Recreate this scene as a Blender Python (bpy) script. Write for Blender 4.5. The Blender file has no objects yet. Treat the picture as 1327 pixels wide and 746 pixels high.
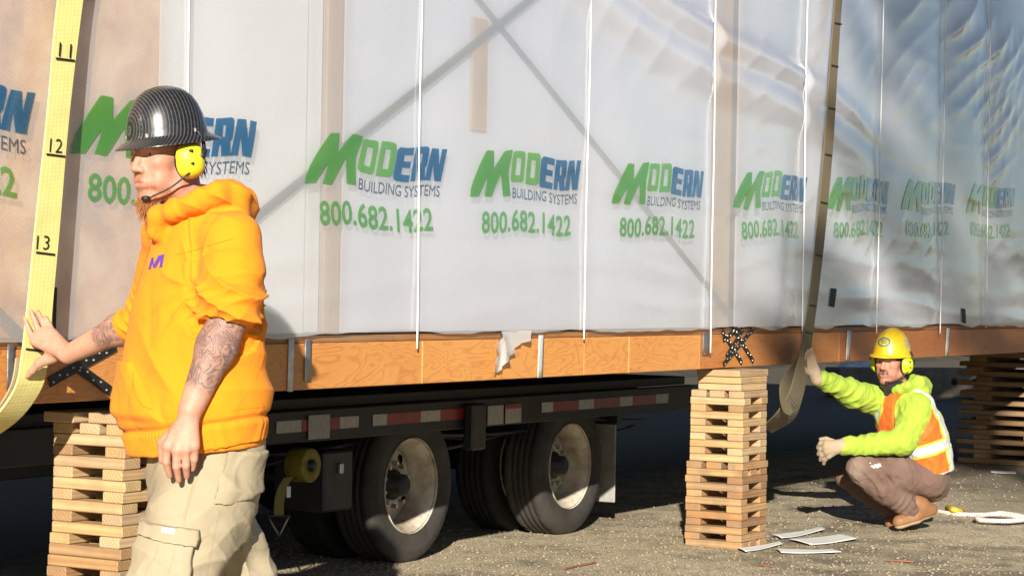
import bpy, bmesh, math, random
import numpy as np
from mathutils import Vector, Matrix, Euler

SC = bpy.context.scene
COL = SC.collection
R = math.radians
random.seed(7)
RNG = np.random.default_rng(7)

# ------------------------------------------------------------------ camera
FPX, AZ, ROLL = 2900.0, R(30.4), R(1.0)
CAM = np.array([-5.81, -5.15, 1.38])
VW = np.array([math.cos(AZ), math.sin(AZ), 0.0])
RT = np.array([math.sin(AZ), -math.cos(AZ), 0.0])
UP = np.array([0.0, 0.0, 1.0])
cam = bpy.data.cameras.new('camera')
cam.sensor_width = 36.0
cam.lens = 36.0 * FPX / 1327.0
cam.clip_start, cam.clip_end = 0.05, 2000.0
cam_o = bpy.data.objects.new('camera', cam)
COL.objects.link(cam_o)
_x = RT * math.cos(ROLL) + UP * math.sin(ROLL)
_y = -RT * math.sin(ROLL) + UP * math.cos(ROLL)
_m = Matrix.Identity(4)
for i in range(3):
    _m[i][0], _m[i][1], _m[i][2], _m[i][3] = _x[i], _y[i], -VW[i], CAM[i]
cam_o.matrix_world = _m
SC.camera = cam_o

# ------------------------------------------------------------------ light
SUN_EL = R(19.5)
SUN_AZ = R(27.5)                     # the light travels along (cos, sin) in plan
sdir = Vector((math.cos(SUN_AZ) * math.cos(SUN_EL), math.sin(SUN_AZ) * math.cos(SUN_EL), -math.sin(SUN_EL)))
W = bpy.data.worlds.new('World')
SC.world = W
W.use_nodes = True
wn = W.node_tree.nodes
sky = wn.new('ShaderNodeTexSky')
sky.sky_type = 'NISHITA'
sky.sun_disc = False
sky.sun_elevation = SUN_EL
sky.sun_rotation = math.atan2(-sdir.x, -sdir.y)
sky.air_density, sky.dust_density, sky.ozone_density = 0.75, 0.25, 1.2
bgn = wn['Background']
bgn.inputs['Strength'].default_value = 0.05
W.node_tree.links.new(sky.outputs[0], bgn.inputs['Color'])
sun = bpy.data.lights.new('sun', 'SUN')
sun.energy, sun.angle, sun.color = 5.0, R(0.53), (1.0, 0.93, 0.82)
sun_o = bpy.data.objects.new('sun', sun)
COL.objects.link(sun_o)
sun_o.rotation_euler = sdir.to_track_quat('-Z', 'Y').to_euler()
sun_o.location = (-20, -12, 10)

SC.view_settings.view_transform = 'Standard'
SC.view_settings.look = 'None'
SC.view_settings.exposure = 0.75
SC.view_settings.gamma = 1.0
SC.render.engine = 'CYCLES'
SC.cycles.use_denoising = True
SC.cycles.max_bounces = 8
SC.cycles.transparent_max_bounces = 12
SC.cycles.caustics_reflective = False
SC.cycles.caustics_refractive = False

# ------------------------------------------------------------------ pixel helpers
def ray(x, y):
    ix, iy = (x - 663.5) / FPX, (373.0 - y) / FPX
    a = ix * math.cos(ROLL) - iy * math.sin(ROLL)
    b = ix * math.sin(ROLL) + iy * math.cos(ROLL)
    return VW + a * RT + b * UP
def at_depth(x, y, d): return CAM + ray(x, y) * d
def on_y(x, y, Y):
    q = ray(x, y)
    return CAM + q * ((Y - CAM[1]) / q[1])
def on_z(x, y, Z=0.0):
    q = ray(x, y)
    return CAM + q * ((Z - CAM[2]) / q[2])

# ------------------------------------------------------------------ object helpers
def put(o, parent=None, label=None, cat=None, group=None, kind=None):
    COL.objects.link(o)
    if parent is not None: o.parent = parent
    if label: o['label'] = label
    if cat: o['category'] = cat
    if group: o['group'] = group
    if kind: o['kind'] = kind
    return o
def empty(name, loc=(0, 0, 0), rz=0.0, **k):
    o = bpy.data.objects.new(name, None)
    o.empty_display_size = 0.1
    o.location = loc
    o.rotation_euler = (0, 0, rz)
    return put(o, **k)
def mesh_np(name, V, F, mats=(), smooth=False):
    me = bpy.data.meshes.new(name)
    V = np.asarray(V, dtype=np.float32)
    if isinstance(F, np.ndarray):
        n = len(F); k = F.shape[1]
        me.vertices.add(len(V)); me.vertices.foreach_set('co', V.ravel())
        me.loops.add(n * k); me.loops.foreach_set('vertex_index', F.astype(np.int32).ravel())
        me.polygons.add(n)
        me.polygons.foreach_set('loop_start', np.arange(0, n * k, k, dtype=np.int32))
        me.update(calc_edges=True); me.validate()
    else:
        me.from_pydata([tuple(map(float, p)) for p in V], [], F)
        me.update()
    for m in (mats if isinstance(mats, (list, tuple)) else [mats]): me.materials.append(m)
    if smooth: me.shade_smooth()
    return me
def obj(name, me, parent=None, loc=(0, 0, 0), rot=(0, 0, 0), **k):
    o = bpy.data.objects.new(name, me)
    o.location = loc
    o.rotation_euler = rot
    return put(o, parent, **k)
def bm_mesh(name, bm, mats, smooth=False):
    me = bpy.data.meshes.new(name)
    bmesh.ops.recalc_face_normals(bm, faces=bm.faces)
    bm.to_mesh(me); bm.free()
    for m in (mats if isinstance(mats, (list, tuple)) else [mats]): me.materials.append(m)
    if smooth: me.shade_smooth()
    return me
def box_bm(sx, sy, sz, bev=0.0, c=(0, 0, 0), bm=None, seg=1):
    b = bm or bmesh.new()
    r = bmesh.ops.create_cube(b, size=1.0)
    vs = r['verts']
    bmesh.ops.scale(b, vec=(sx, sy, sz), verts=vs)
    bmesh.ops.translate(b, vec=c, verts=vs)
    if bev > 0:
        es = list({e for v in vs for e in v.link_edges})
        bmesh.ops.bevel(b, geom=es, offset=bev, segments=seg, affect='EDGES', profile=0.5)
    return b
def box(name, mats, sx, sy, sz, bev=0.0, c=(0, 0, 0), parent=None, **k):
    return obj(name, bm_mesh(name, box_bm(sx, sy, sz, bev), mats), parent, c, **k)
def tube_vf(path, rad, n=8, cap=True):
    P = np.asarray(path, float); m = len(P)
    rad = np.broadcast_to(np.asarray(rad, float), (m,))
    T = np.gradient(P, axis=0); T /= np.linalg.norm(T, axis=1, keepdims=True) + 1e-12
    ref = np.array([0, 0, 1.0]) if abs(T[0][2]) < .9 else np.array([1.0, 0, 0])
    V, F = [], []
    a = np.cross(T[0], ref); a /= np.linalg.norm(a)
    for i in range(m):
        a = a - T[i] * (a @ T[i]); a /= np.linalg.norm(a)
        b = np.cross(T[i], a)
        for j in range(n):
            t = 2 * math.pi * j / n
            V.append(P[i] + rad[i] * (a * math.cos(t) + b * math.sin(t)))
    for i in range(m - 1):
        for j in range(n):
            F.append((i*n+j, i*n+(j+1) % n, (i+1)*n+(j+1) % n, (i+1)*n+j))
    if cap:
        F.append(tuple(range(n))[::-1]); F.append(tuple((m-1)*n + j for j in range(n)))
    return V, F
def tube(name, path, rad, mat, parent=None, n=8, **k):
    V, F = tube_vf(path, rad, n)
    return obj(name, mesh_np(name, V, F, mat, True), parent, **k)
def lathe_vf(prof, n=48, axis='y', closed=True):
    # prof: (radius, along) ; revolves about the axis
    V, F = [], []
    m = len(prof)
    for r_, h in prof:
        for j in range(n):
            t = 2 * math.pi * j / n
            V.append((r_ * math.cos(t), h, r_ * math.sin(t)) if axis == 'y' else (r_ * math.cos(t), r_ * math.sin(t), h))
    for i in range(m if closed else m - 1):
        i2 = (i + 1) % m
        for j in range(n):
            F.append((i*n+j, i*n+(j+1) % n, i2*n+(j+1) % n, i2*n+j))
    return V, F
def smooth_path(pts, n=40):
    P = np.asarray(pts, float); m = len(P)
    d = np.r_[0, np.cumsum(np.linalg.norm(np.diff(P, axis=0), axis=1))]
    t = np.linspace(0, d[-1], n)
    T = np.gradient(P, d, axis=0)
    out = []
    for x in t:
        i = min(max(np.searchsorted(d, x, 'right') - 1, 0), m - 2)
        h = d[i+1] - d[i]; s = (x - d[i]) / h
        out.append((2*s**3-3*s**2+1)*P[i] + (s**3-2*s**2+s)*h*T[i] + (-2*s**3+3*s**2)*P[i+1] + (s**3-s**2)*h*T[i+1])
    return np.array(out)
def ribbon(name, left, right, th, mat, parent=None, **k):
    # a webbing strap with real thickness between two edge paths
    L = np.asarray(left); Q = np.asarray(right); n = len(L)
    T = np.gradient((L + Q) / 2, axis=0)
    N = np.cross(T, Q - L); N /= np.linalg.norm(N, axis=1, keepdims=True)
    V = np.concatenate([L + N*th/2, Q + N*th/2, Q - N*th/2, L - N*th/2])
    F = []
    for i in range(n - 1):
        for a in range(4):
            b = (a + 1) % 4
            F.append((a*n+i, b*n+i, b*n+i+1, a*n+i+1))
    F.append((0, n, 2*n, 3*n)[::-1]); F.append((n-1, 2*n-1, 3*n-1, 4*n-1))
    me = mesh_np(name, V, F, mat, False)
    # length / width coordinates for the weave
    d = np.r_[0, np.cumsum(np.linalg.norm(np.diff((L+Q)/2, axis=0), axis=1))]
    uv = np.zeros((4*n, 3), np.float32)
    w = np.linalg.norm(Q - L, axis=1)
    for a, s in enumerate((0, 1, 1, 0)): uv[a*n:(a+1)*n, 0] = d; uv[a*n:(a+1)*n, 1] = s * w
    at = me.attributes.new('web', 'FLOAT_VECTOR', 'POINT'); at.data.foreach_set('vector', uv.ravel())
    o = obj(name, me, parent, **k)
    bm = bmesh.new(); bm.from_mesh(me); bmesh.ops.recalc_face_normals(bm, faces=bm.faces); bm.to_mesh(me); bm.free()
    return o

# ------------------------------------------------------------------ material helpers
class NT:
    def __init__(s, name):
        s.m = bpy.data.materials.new(name); s.m.use_nodes = True
        s.t = s.m.node_tree; s.t.nodes.clear()
        s.out = s.t.nodes.new('ShaderNodeOutputMaterial')
    def n(s, typ, props=None, **ins):
        nd = s.t.nodes.new('ShaderNode' + typ)
        for k, v in (props or {}).items(): setattr(nd, k, v)
        for k, v in ins.items():
            k = k.replace('_', ' ')
            sock = nd.inputs[int(k[1:])] if k[0] == 'i' and k[1:].isdigit() else nd.inputs[k]
            s.set(sock, v)
        return nd
    def set(s, sock, v):
        if isinstance(v, bpy.types.NodeSocket): s.t.links.new(v, sock)
        elif isinstance(v, bpy.types.Node): s.t.links.new(v.outputs[0], sock)
        elif isinstance(v, (tuple, list)) and sock.type == 'RGBA': sock.default_value = (*v[:3], 1.0)
        else: sock.default_value = v
    def coord(s, kind='Object', scale=(1, 1, 1), loc=(0, 0, 0), rot=(0, 0, 0)):
        c = s.t.nodes.new('ShaderNodeTexCoord')
        mp = s.n('Mapping', Vector=c.outputs[kind]); mp.inputs['Scale'].default_value = scale
        mp.inputs['Location'].default_value = loc; mp.inputs['Rotation'].default_value = rot
        return mp
    def noise(s, vec, scale=5, detail=4, rough=.55, dist=0.0):
        return s.n('TexNoise', Vector=vec, Scale=scale, Detail=detail, Roughness=rough, Distortion=dist)
    def ramp(s, fac, stops, interp='LINEAR'):
        r_ = s.n('ValToRGB', Fac=fac); e = r_.color_ramp.elements; r_.color_ramp.interpolation = interp
        while len(e) < len(stops): e.new(.5)
        for el, (p, c) in zip(e, stops):
            el.position = p; el.color = (*c, 1.0) if len(c) == 3 else c
        return r_
    def math(s, op, a, b=0.0, clamp=False):
        return s.n('Math', dict(operation=op, use_clamp=clamp), i0=a, i1=b)
    def mix(s, fac, a, b, mode='MIX'):
        nd = s.t.nodes.new('ShaderNodeMix'); nd.data_type = 'RGBA'; nd.blend_type = mode
        s.set(nd.inputs[0], fac); s.set(nd.inputs[6], a); s.set(nd.inputs[7], b)
        return nd.outputs[2]
    def bump(s, h, strength=.3, dist=.01, normal=None):
        b = s.n('Bump', Height=h, Strength=strength, Distance=dist)
        if normal is not None: s.set(b.inputs['Normal'], normal)
        return b
    def bsdf(s, color, rough=.6, bump=None, **k):
        p = s.n('BsdfPrincipled', Base_Color=color, Roughness=rough)
        for kk, v in k.items(): s.set(p.inputs[kk.replace('_', ' ')], v)
        if bump is not None: s.set(p.inputs['Normal'], bump)
        s.t.links.new(p.outputs[0], s.out.inputs[0])
        return s.m
    def done(s, shader):
        s.set(s.out.inputs[0], shader); return s.m

def g(v): return (v, v, v)
def m_simple(name, col, rough=.6, var=.15, scale=12, bump=.15, **k):
    t = NT(name); c = t.coord('Object')
    n1 = t.noise(c, scale, 6, .6)
    lo = tuple(x * (1 - var) for x in col); hi = tuple(min(1, x * (1 + var)) for x in col)
    cr = t.ramp(n1.outputs[0], [(.3, lo), (.7, hi)])
    n2 = t.noise(c, scale * 9, 4, .6)
    return t.bsdf(cr, rough, t.bump(n2.outputs[0], bump, .003), **k)

def m_wood(name, cols, rough=.75, ring=26.0, grime=.35):
    """lumber cut along its local X: annual rings about that axis, stretched grain, own tone per board"""
    t = NT(name)
    oi = t.n('ObjectInfo')
    off = t.n('CombineXYZ', i0=t.math('MULTIPLY', oi.outputs['Random'], 37.0), i1=t.math('MULTIPLY', oi.outputs['Random'], 0.5), i2=t.math('MULTIPLY', oi.outputs['Random'], -0.35))
    tc = t.n('TexCoord')
    v = t.n('VectorMath', dict(operation='ADD'), i0=tc.outputs['Object'], i1=off)
    st = t.n('VectorMath', dict(operation='MULTIPLY'), i0=v, i1=(.10, 1, 1))
    w = t.n('TexWave', dict(wave_type='RINGS', rings_direction='X', wave_profile='SIN'), Vector=st, Scale=ring, Distortion=3.5, Detail=3.0, Detail_Scale=1.2)
    st2 = t.n('VectorMath', dict(operation='MULTIPLY'), i0=v, i1=(.04, 1, 1))
    fine = t.noise(st2, 160, 4, .7)
    tone = t.ramp(oi.outputs['Random'], [(i / max(1, len(cols) - 1), c) for i, c in enumerate(cols)])
    dark = t.mix(1.0, tone.outputs[0], (.62, .50, .40), 'MULTIPLY')
    c1 = t.mix(t.math('MULTIPLY', w.outputs[1], .55), tone.outputs[0], dark)
    c2 = t.mix(t.math('MULTIPLY', fine.outputs[0], .45), c1, dark)
    blot = t.noise(v, 7, 5, .6)
    c3 = t.mix(t.ramp(blot.outputs[0], [(.45, (0, 0, 0)), (.72, g(grime))]).outputs[0], c2, (.13, .095, .06))
    grey = t.noise(st, 9, 5, .7)
    c3 = t.mix(t.ramp(grey.outputs[0], [(.52, (0, 0, 0)), (.7, g(grime * .9))]).outputs[0], c3, (.30, .25, .19))
    h = t.math('ADD', w.outputs[1], t.math('MULTIPLY', fine.outputs[0], 1.2))
    return t.bsdf(c3, rough, t.bump(h, .35, .002))

def m_webbing(name, col, col2, rough=.7, dirt=.25):
    t = NT(name)
    a = t.n('Attribute'); a.attribute_name = 'web'
    sp = t.n('SeparateXYZ', Vector=a.outputs['Vector'])
    rib = t.math('SINE', t.math('MULTIPLY', sp.outputs[0], 480.0))
    rib2 = t.math('SINE', t.math('MULTIPLY', sp.outputs[1], 330.0))
    n1 = t.noise(a.outputs['Vector'], 9, 6, .65)
    sm = t.n('VectorMath', dict(operation='MULTIPLY'), i0=a.outputs['Vector'], i1=(3, 60, 1))
    n2 = t.noise(sm, 4, 4, .6)
    c = t.mix(t.math('MULTIPLY', n2.outputs[0], .6), col, col2)
    c = t.mix(t.ramp(n1.outputs[0], [(.45, (0, 0, 0)), (.8, g(dirt))]).outputs[0], c, (.14, .11, .06))
    h = t.math('ADD', t.math('MULTIPLY', rib, .5), t.math('MULTIPLY', rib2, .5))
    return t.bsdf(c, rough, t.bump(h, .16, .0012), Sheen_Weight=.1)

# palette ---------------------------------------------------------------
M = {}
M['lumber'] = m_wood('lumber', [(.55, .36, .155), (.62, .45, .23), (.40, .25, .12), (.60, .41, .19), (.50, .36, .22), (.66, .50, .28), (.44, .28, .13)])
M['lumber_old'] = m_wood('lumber_old', [(.46, .26, .11), (.54, .35, .155), (.36, .19, .085), (.47, .30, .155), (.56, .37, .155)], grime=.55)
M['lumber_far'] = m_wood('lumber_far', [(.33, .21, .10), (.40, .26, .135), (.28, .17, .085)], grime=.5)
M['black_steel'] = m_simple('black_steel', (.010, .010, .0105), .55, .4, 14, .25)
M['black_plate'] = m_simple('black_plate', (.022, .021, .02), .45, .4, 30, .2, Metallic=.4)
M['zinc'] = m_simple('zinc', (.36, .36, .37), .45, .2, 30, .15, Metallic=.85)
M['bolt'] = m_simple('bolt', (.45, .44, .42), .4, .2, 30, .1, Metallic=.7)
M['white_paper'] = m_simple('white_paper', (.78, .77, .73), .6, .08, 9, .2)
M['white_tape'] = m_simple('white_tape', (.60, .58, .54), .4, .2, 40, .4)
M['black_rubber'] = m_simple('black_rubber', (.02, .02, .021), .7, .3, 25, .3)
M['red_tape'] = m_simple('red_tape', (.20, .012, .016), .35, .25, 30, .1)
M['silver_tape'] = m_simple('silver_tape', (.36, .345, .31), .35, .3, 45, .1)
M['tool_box'] = m_simple('tool_box', (.030, .030, .031), .5, .3, 10, .15, Metallic=.3)
M['white_enamel'] = m_simple('white_enamel', (.50, .46, .38), .45, .4, 9, .25)
M['cord_white'] = m_simple('cord_white', (.82, .82, .80), .5, .08, 60, .3)
M['rope'] = m_simple('rope', (.66, .60, .54), .8, .25, 60, .6)
M['yellow_web'] = m_webbing('yellow_web', (.82, .74, .27), (.70, .63, .20))
M['sleeve_web'] = m_webbing('sleeve_web', (.40, .34, .20), (.30, .26, .16), dirt=.4)
M['brown_web'] = m_webbing('brown_web', (.135, .098, .040), (.095, .068, .030), dirt=.5)
M['winch_web'] = m_webbing('winch_web', (.20, .16, .015), (.15, .12, .015), dirt=.3)
M['ink'] = m_simple('ink', (.015, .014, .013), .6, .2, 20, .05)
M['print_green'] = M['print_blue'] = None

def m_ground():
    t = NT('packed_gravel'); c = t.coord('Object')
    big = t.noise(c, .55, 5, .6, .6)
    mid = t.noise(c, 3.2, 6, .65)
    fine = t.noise(c, 55, 8, .75)
    vor = t.n('TexVoronoi', dict(feature='F1'), Vector=c, Scale=70.0)
    base = t.ramp(fine.outputs[0], [(.32, (.17, .135, .08)), (.5, (.50, .41, .26)), (.66, (.80, .69, .48))])
    vor2 = t.n('TexVoronoi', dict(feature='F1'), Vector=c, Scale=38.0, Randomness=1.0)
    stone = t.mix(.55, base.outputs[0], t.ramp(vor.outputs['Color'], [(0, (.16, .125, .075)), (.5, (.46, .375, .24)), (1, (.86, .76, .56))]).outputs[0])
    stone = t.mix(t.ramp(vor2.outputs['Distance'], [(.10, g(.55)), (.30, g(0))]).outputs[0], stone, t.mix(.5, vor2.outputs['Color'], (.60, .52, .38), 'MULTIPLY'))
    # bare dark asphalt shows through thin gravel; right and rear zones are painted shade
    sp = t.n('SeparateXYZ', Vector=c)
    right = t.n('MapRange', Value=t.math('ADD', t.math('SUBTRACT', sp.outputs[0], t.math('MULTIPLY', sp.outputs[1], .9)), t.math('MULTIPLY', mid.outputs[0], 2.2)), i1=9.0, i2=11.5, i3=.0, i4=.72)  # extra darkening on the right, shade put into the colour
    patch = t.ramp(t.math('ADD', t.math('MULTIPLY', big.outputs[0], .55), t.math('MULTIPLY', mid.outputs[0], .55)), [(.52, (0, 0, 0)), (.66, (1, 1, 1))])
    asph_shade = t.ramp(fine.outputs[0], [(.3, (.022, .018, .012)), (.5, (.07, .056, .036)), (.7, (.15, .122, .078))])
    rear_shade = t.n('MapRange', Value=t.math('ADD', sp.outputs[1], t.math('MULTIPLY', mid.outputs[0], 1.5)), i1=2.4, i2=3.4, i3=0.0, i4=.93)  # dark tone under and beyond the module, painted in as shade
    right = t.math('MAXIMUM', right, rear_shade)
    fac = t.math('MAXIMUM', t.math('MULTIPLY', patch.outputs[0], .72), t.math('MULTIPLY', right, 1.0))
    col = t.mix(fac, stone, asph_shade.outputs[0])
    h = t.math('ADD', t.math('MULTIPLY', fine.outputs[0], 1.0), t.math('MULTIPLY', vor.outputs['Distance'], -.9))
    b1 = t.bump(h, .45, .010)
    b2 = t.bump(mid.outputs[0], .3, .04, b1)
    return t.bsdf(col, .88, b2)
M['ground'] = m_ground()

def m_rim():
    t = NT('fir_plywood')
    oi = t.n('ObjectInfo'); tc = t.n('TexCoord')
    off = t.n('CombineXYZ', i0=t.math('MULTIPLY', oi.outputs['Random'], 19.0), i1=0.0, i2=t.math('MULTIPLY', oi.outputs['Random'], 7.0))
    v = t.n('VectorMath', dict(operation='ADD'), i0=tc.outputs['Object'], i1=off)
    # cathedral grain: contour lines of a smooth field stretched along the board
    st = t.n('VectorMath', dict(operation='MULTIPLY'), i0=v, i1=(1.5, 1, 6.0))
    fld = t.noise(st, 1.25, 2.5, .5, .5)
    lines = t.math('SINE', t.math('MULTIPLY', fld.outputs[0], 95.0))
    st2 = t.n('VectorMath', dict(operation='MULTIPLY'), i0=v, i1=(1.2, 1, 30))
    fine = t.noise(st2, 14, 5, .7)
    blot = t.noise(v, 2.3, 6, .6)
    grain = t.ramp(lines, [(.0, (.70, .31, .078)), (.65, (.67, .285, .070)), (.97, (.57, .225, .052))])
    col = t.mix(t.math('MULTIPLY', fine.outputs[0], .35), grain.outputs[0], (.58, .235, .06))
    col = t.mix(t.ramp(blot.outputs[0], [(.4, (0, 0, 0)), (.75, g(.5))]).outputs[0], col, (.74, .38, .12))
    kn = t.n('TexVoronoi', dict(feature='F1'), Vector=t.n('VectorMath', dict(operation='MULTIPLY'), i0=v, i1=(1, 0, 1.5)), Scale=3.4)
    kf = t.ramp(kn.outputs['Distance'], [(.03, g(.85)), (.075, (0, 0, 0))])
    col = t.mix(kf.outputs[0], col, (.14, .05, .015))
    # each board its own tone: the far boards are redder and darker, as painted shade
    at = t.n('Attribute'); at.attribute_name = 'tone_shade'; at.attribute_type = 'OBJECT'
    col = t.mix(at.outputs['Fac'], col, t.mix(.30, t.mix(1.0, col, (.60, .40, .36), 'MULTIPLY'), (.24, .075, .035)))
    h = t.math('ADD', t.math('MULTIPLY', lines, .4), fine.outputs[0])
    return t.bsdf(col, .55, t.bump(h, .3, .002), Coat_Weight=.12, Coat_Roughness=.35)
M['rim'] = m_rim()
M['sill'] = m_wood('sill_wood', [(.36, .17, .06), (.42, .20, .07), (.30, .13, .05)], grime=.4)

def wrap_core(t, tint=None, op=.52):
    c = t.coord('Object')
    sp = t.n('SeparateXYZ', Vector=c)
    # woven scrim: two sets of threads about a centimetre apart
    d1 = t.math('SINE', t.math('MULTIPLY', t.math('ADD', sp.outputs[0], t.math('MULTIPLY', sp.outputs[2], -.75)), 480.0))
    d2 = t.math('SINE', t.math('MULTIPLY', t.math('ADD', t.math('MULTIPLY', sp.outputs[0], .5), sp.outputs[2]), 560.0))
    weave = t.math('ADD', t.math('MULTIPLY', d1, .75), t.math('MULTIPLY', d2, .25))
    big = t.noise(c, 1.1, 4, .55, .6)
    rot = t.n('Mapping', Vector=c); rot.inputs['Rotation'].default_value = (0, R(38), 0); rot.inputs['Scale'].default_value = (.35, 1, 1.6)
    cr1 = t.n('TexNoise', dict(noise_type='RIDGED_MULTIFRACTAL', normalize=True), Vector=rot, Scale=3.4, Detail=6.0, Roughness=.62, Distortion=.25, Lacunarity=2.2)
    hor = t.n('Mapping', Vector=c); hor.inputs['Scale'].default_value = (.30, 1, 1.7); hor.inputs['Rotation'].default_value = (0, R(-9), 0)
    cr3 = t.n('TexNoise', dict(noise_type='RIDGED_MULTIFRACTAL', normalize=True), Vector=hor, Scale=2.6, Detail=6.0, Roughness=.60, Distortion=.35, Lacunarity=2.1)
    cr2 = t.noise(c, 24, 5, .65, .8)
    side = t.n('MapRange', Value=sp.outputs[0], i1=2.5, i2=6.5, i3=.48, i4=.78)
    hgt = t.math('ADD', t.math('MULTIPLY', t.math('ADD', t.math('MULTIPLY', cr1.outputs[0], .50), t.math('MULTIPLY', cr3.outputs[0], .35)), side), t.math('ADD', t.math('MULTIPLY', cr2.outputs[0], .06), t.math('MULTIPLY', weave, .006)))
    nrm = t.bump(hgt, .38, .05)
    soft = t.bump(hgt, .25, .05)
    base = (.86, .87, .91) if tint is None else tint
    dif = t.n('BsdfDiffuse', Color=base, Normal=soft)
    trl = t.n('BsdfTranslucent', Color=base, Normal=soft)
    body = t.n('MixShader', Fac=.40, i1=dif, i2=trl)
    clear = t.n('BsdfTransparent', Color=(.97, .97, .98) if tint is None else tuple(.4 + .6 * x for x in tint))
    opf = t.math('ADD', op, t.math('ADD', t.math('MULTIPLY', weave, .085), t.math('MULTIPLY', t.math('SUBTRACT', big.outputs[0], .5), .30)), True)
    sh = t.n('MixShader', Fac=opf, i1=clear, i2=body)
    fc_ = t.n('LayerWeight', Blend=.5, Normal=nrm)
    fr = t.math('ADD', .035, t.math('MULTIPLY', t.math('POWER', fc_.outputs['Facing'], 3.0), 1.15))
    gl = t.n('BsdfGlossy', Color=(1, 1, 1), Roughness=.10, Normal=nrm)
    return t.done(t.n('MixShader', Fac=t.math('MULTIPLY', fr, 1.0, True), i1=sh, i2=gl))
M['wrap'] = wrap_core(NT('shrink_wrap'))
M['print_green'] = wrap_core(NT('print_green'), (.11, .42, .06), .74)
M['print_leaf'] = wrap_core(NT('print_leaf'), (.17, .50, .09), .72)
M['print_blue'] = wrap_core(NT('print_blue'), (.010, .155, .36), .78)
M['print_navy'] = wrap_core(NT('print_navy'), (.06, .11, .19), .72)
M['print_phone'] = wrap_core(NT('print_phone'), (.14, .46, .13), .66)
M['flap'] = wrap_core(NT('torn_wrap'), (.86, .84, .80), .78)

# ------------------------------------------------------------------ ground
gm = bmesh.new()
bmesh.ops.create_grid(gm, x_segments=1, y_segments=1, size=400)
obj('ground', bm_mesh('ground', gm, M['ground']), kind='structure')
# an added dark bank cuts skylight from behind the module
bk_v, bk_f = [], []
for i in range(121):
    u = -60 + i * 1.4
    for j in range(12):
        t_ = j / 11
        bk_v.append((u, 10.5 + 9 * t_ + .8 * math.sin(u * .23), 6.5 * (t_ * t_ * (3 - 2 * t_)) + .5 * t_ * math.sin(u * .7 + j) - .03))
for i in range(120):
    for j in range(11): bk_f.append((i*12+j, (i+1)*12+j, (i+1)*12+j+1, i*12+j+1))
M['blocker'] = m_simple('blocker_dark', (.05, .045, .03), .95, .5, 1.5, .6)
obj('sky_blocker', mesh_np('sky_blocker', bk_v, bk_f, M['blocker'], True), kind='structure')

def gravel():
    # loose stones where the photograph lets one see them
    n = 15000
    px = RNG.uniform(330, 1327, n); py = 600 + 160 * RNG.random(n) ** .75
    base = np.array([on_z(a, b) for a, b in zip(px, py)])
    base[:, 0] += RNG.normal(0, .3, n); base[:, 1] += RNG.normal(0, .2, n)
    s = .003 + .011 * RNG.random(n) ** 3.5
    oct_ = np.array([(1, 0, 0), (-1, 0, 0), (0, 1, 0), (0, -1, 0), (0, 0, .7), (0, 0, -.7)], float)
    fc = np.array([(0, 2, 4), (2, 1, 4), (1, 3, 4), (3, 0, 4), (2, 0, 5), (1, 2, 5), (3, 1, 5), (0, 3, 5)])
    V = oct_[None] * RNG.uniform(.6, 1.3, (n, 6, 1)) * s[:, None, None]
    a = RNG.uniform(0, 6.28, n); ca, sa = np.cos(a)[:, None], np.sin(a)[:, None]
    V[..., 0], V[..., 1] = V[..., 0] * ca - V[..., 1] * sa, V[..., 0] * sa + V[..., 1] * ca
    V += base[:, None]; V[..., 2] += (s * .25)[:, None]
    F = (fc[None] + 6 * np.arange(n)[:, None, None]).reshape(-1, 3)
    t = NT('loose_stone'); c = t.coord('Object'); nn = t.noise(c, 30, 3)
    m = t.bsdf(t.ramp(nn.outputs[0], [(.3, (.13, .105, .068)), (.5, (.25, .205, .135)), (.7, (.35, .30, .21))]), .85)
    obj('gravel', mesh_np('gravel', V.reshape(-1, 3), F, m), label='loose small grey and tan gravel on the ground', kind='stuff', cat='gravel')
gravel()

# ------------------------------------------------------------------ the wrapped module
Z0, Z1, ZT = 0.966, 1.178, 3.95
U0, U1 = -2.2, 15.5
CORDS = [.582, 2.15, 3.63, 5.0, 6.24, 7.43, 8.58, 9.53]
module = empty('building_module', (0, 0, Z0), label='long wooden building module wrapped in printed translucent plastic, raised on timber cribs', cat='building')
def mo(p): return (p[0], p[1], p[2] - Z0)

# rim boards: edges read off the photograph's seams
seams = [U0, on_y(397, 470, 0)[0] + .02, on_y(547, 470, 0)[0], on_y(757, 460, 0)[0], on_y(815, 460, 0)[0], on_y(907, 450, 0)[0], 6.9, 9.3, 11.7, U1]
for i in range(len(seams) - 1):
    a, b = seams[i] + .0015, seams[i+1] - .0015
    bm = box_bm(b - a, .042, Z1 - Z0 - .03, .003)
    o = obj('rim_board', bm_mesh('rim_board', bm, M['rim']), module, mo(((a + b) / 2, .021 + .0015 * (i % 2), (Z0 + Z1 - .03) / 2)))
    o['tone_shade'] = float([.22, .10, 0, 0, .05, .55, .75, .7, .7][i])  # high values paint shade onto the far boards
for i in range(6):
    a, b = U0 + (U1 - U0) / 6 * i, U0 + (U1 - U0) / 6 * (i + 1)
    box('sill_board', M['sill'], b - a - .003, .06, .028, .003, mo(((a + b) / 2, .036, Z1 - .015)), module)
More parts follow.
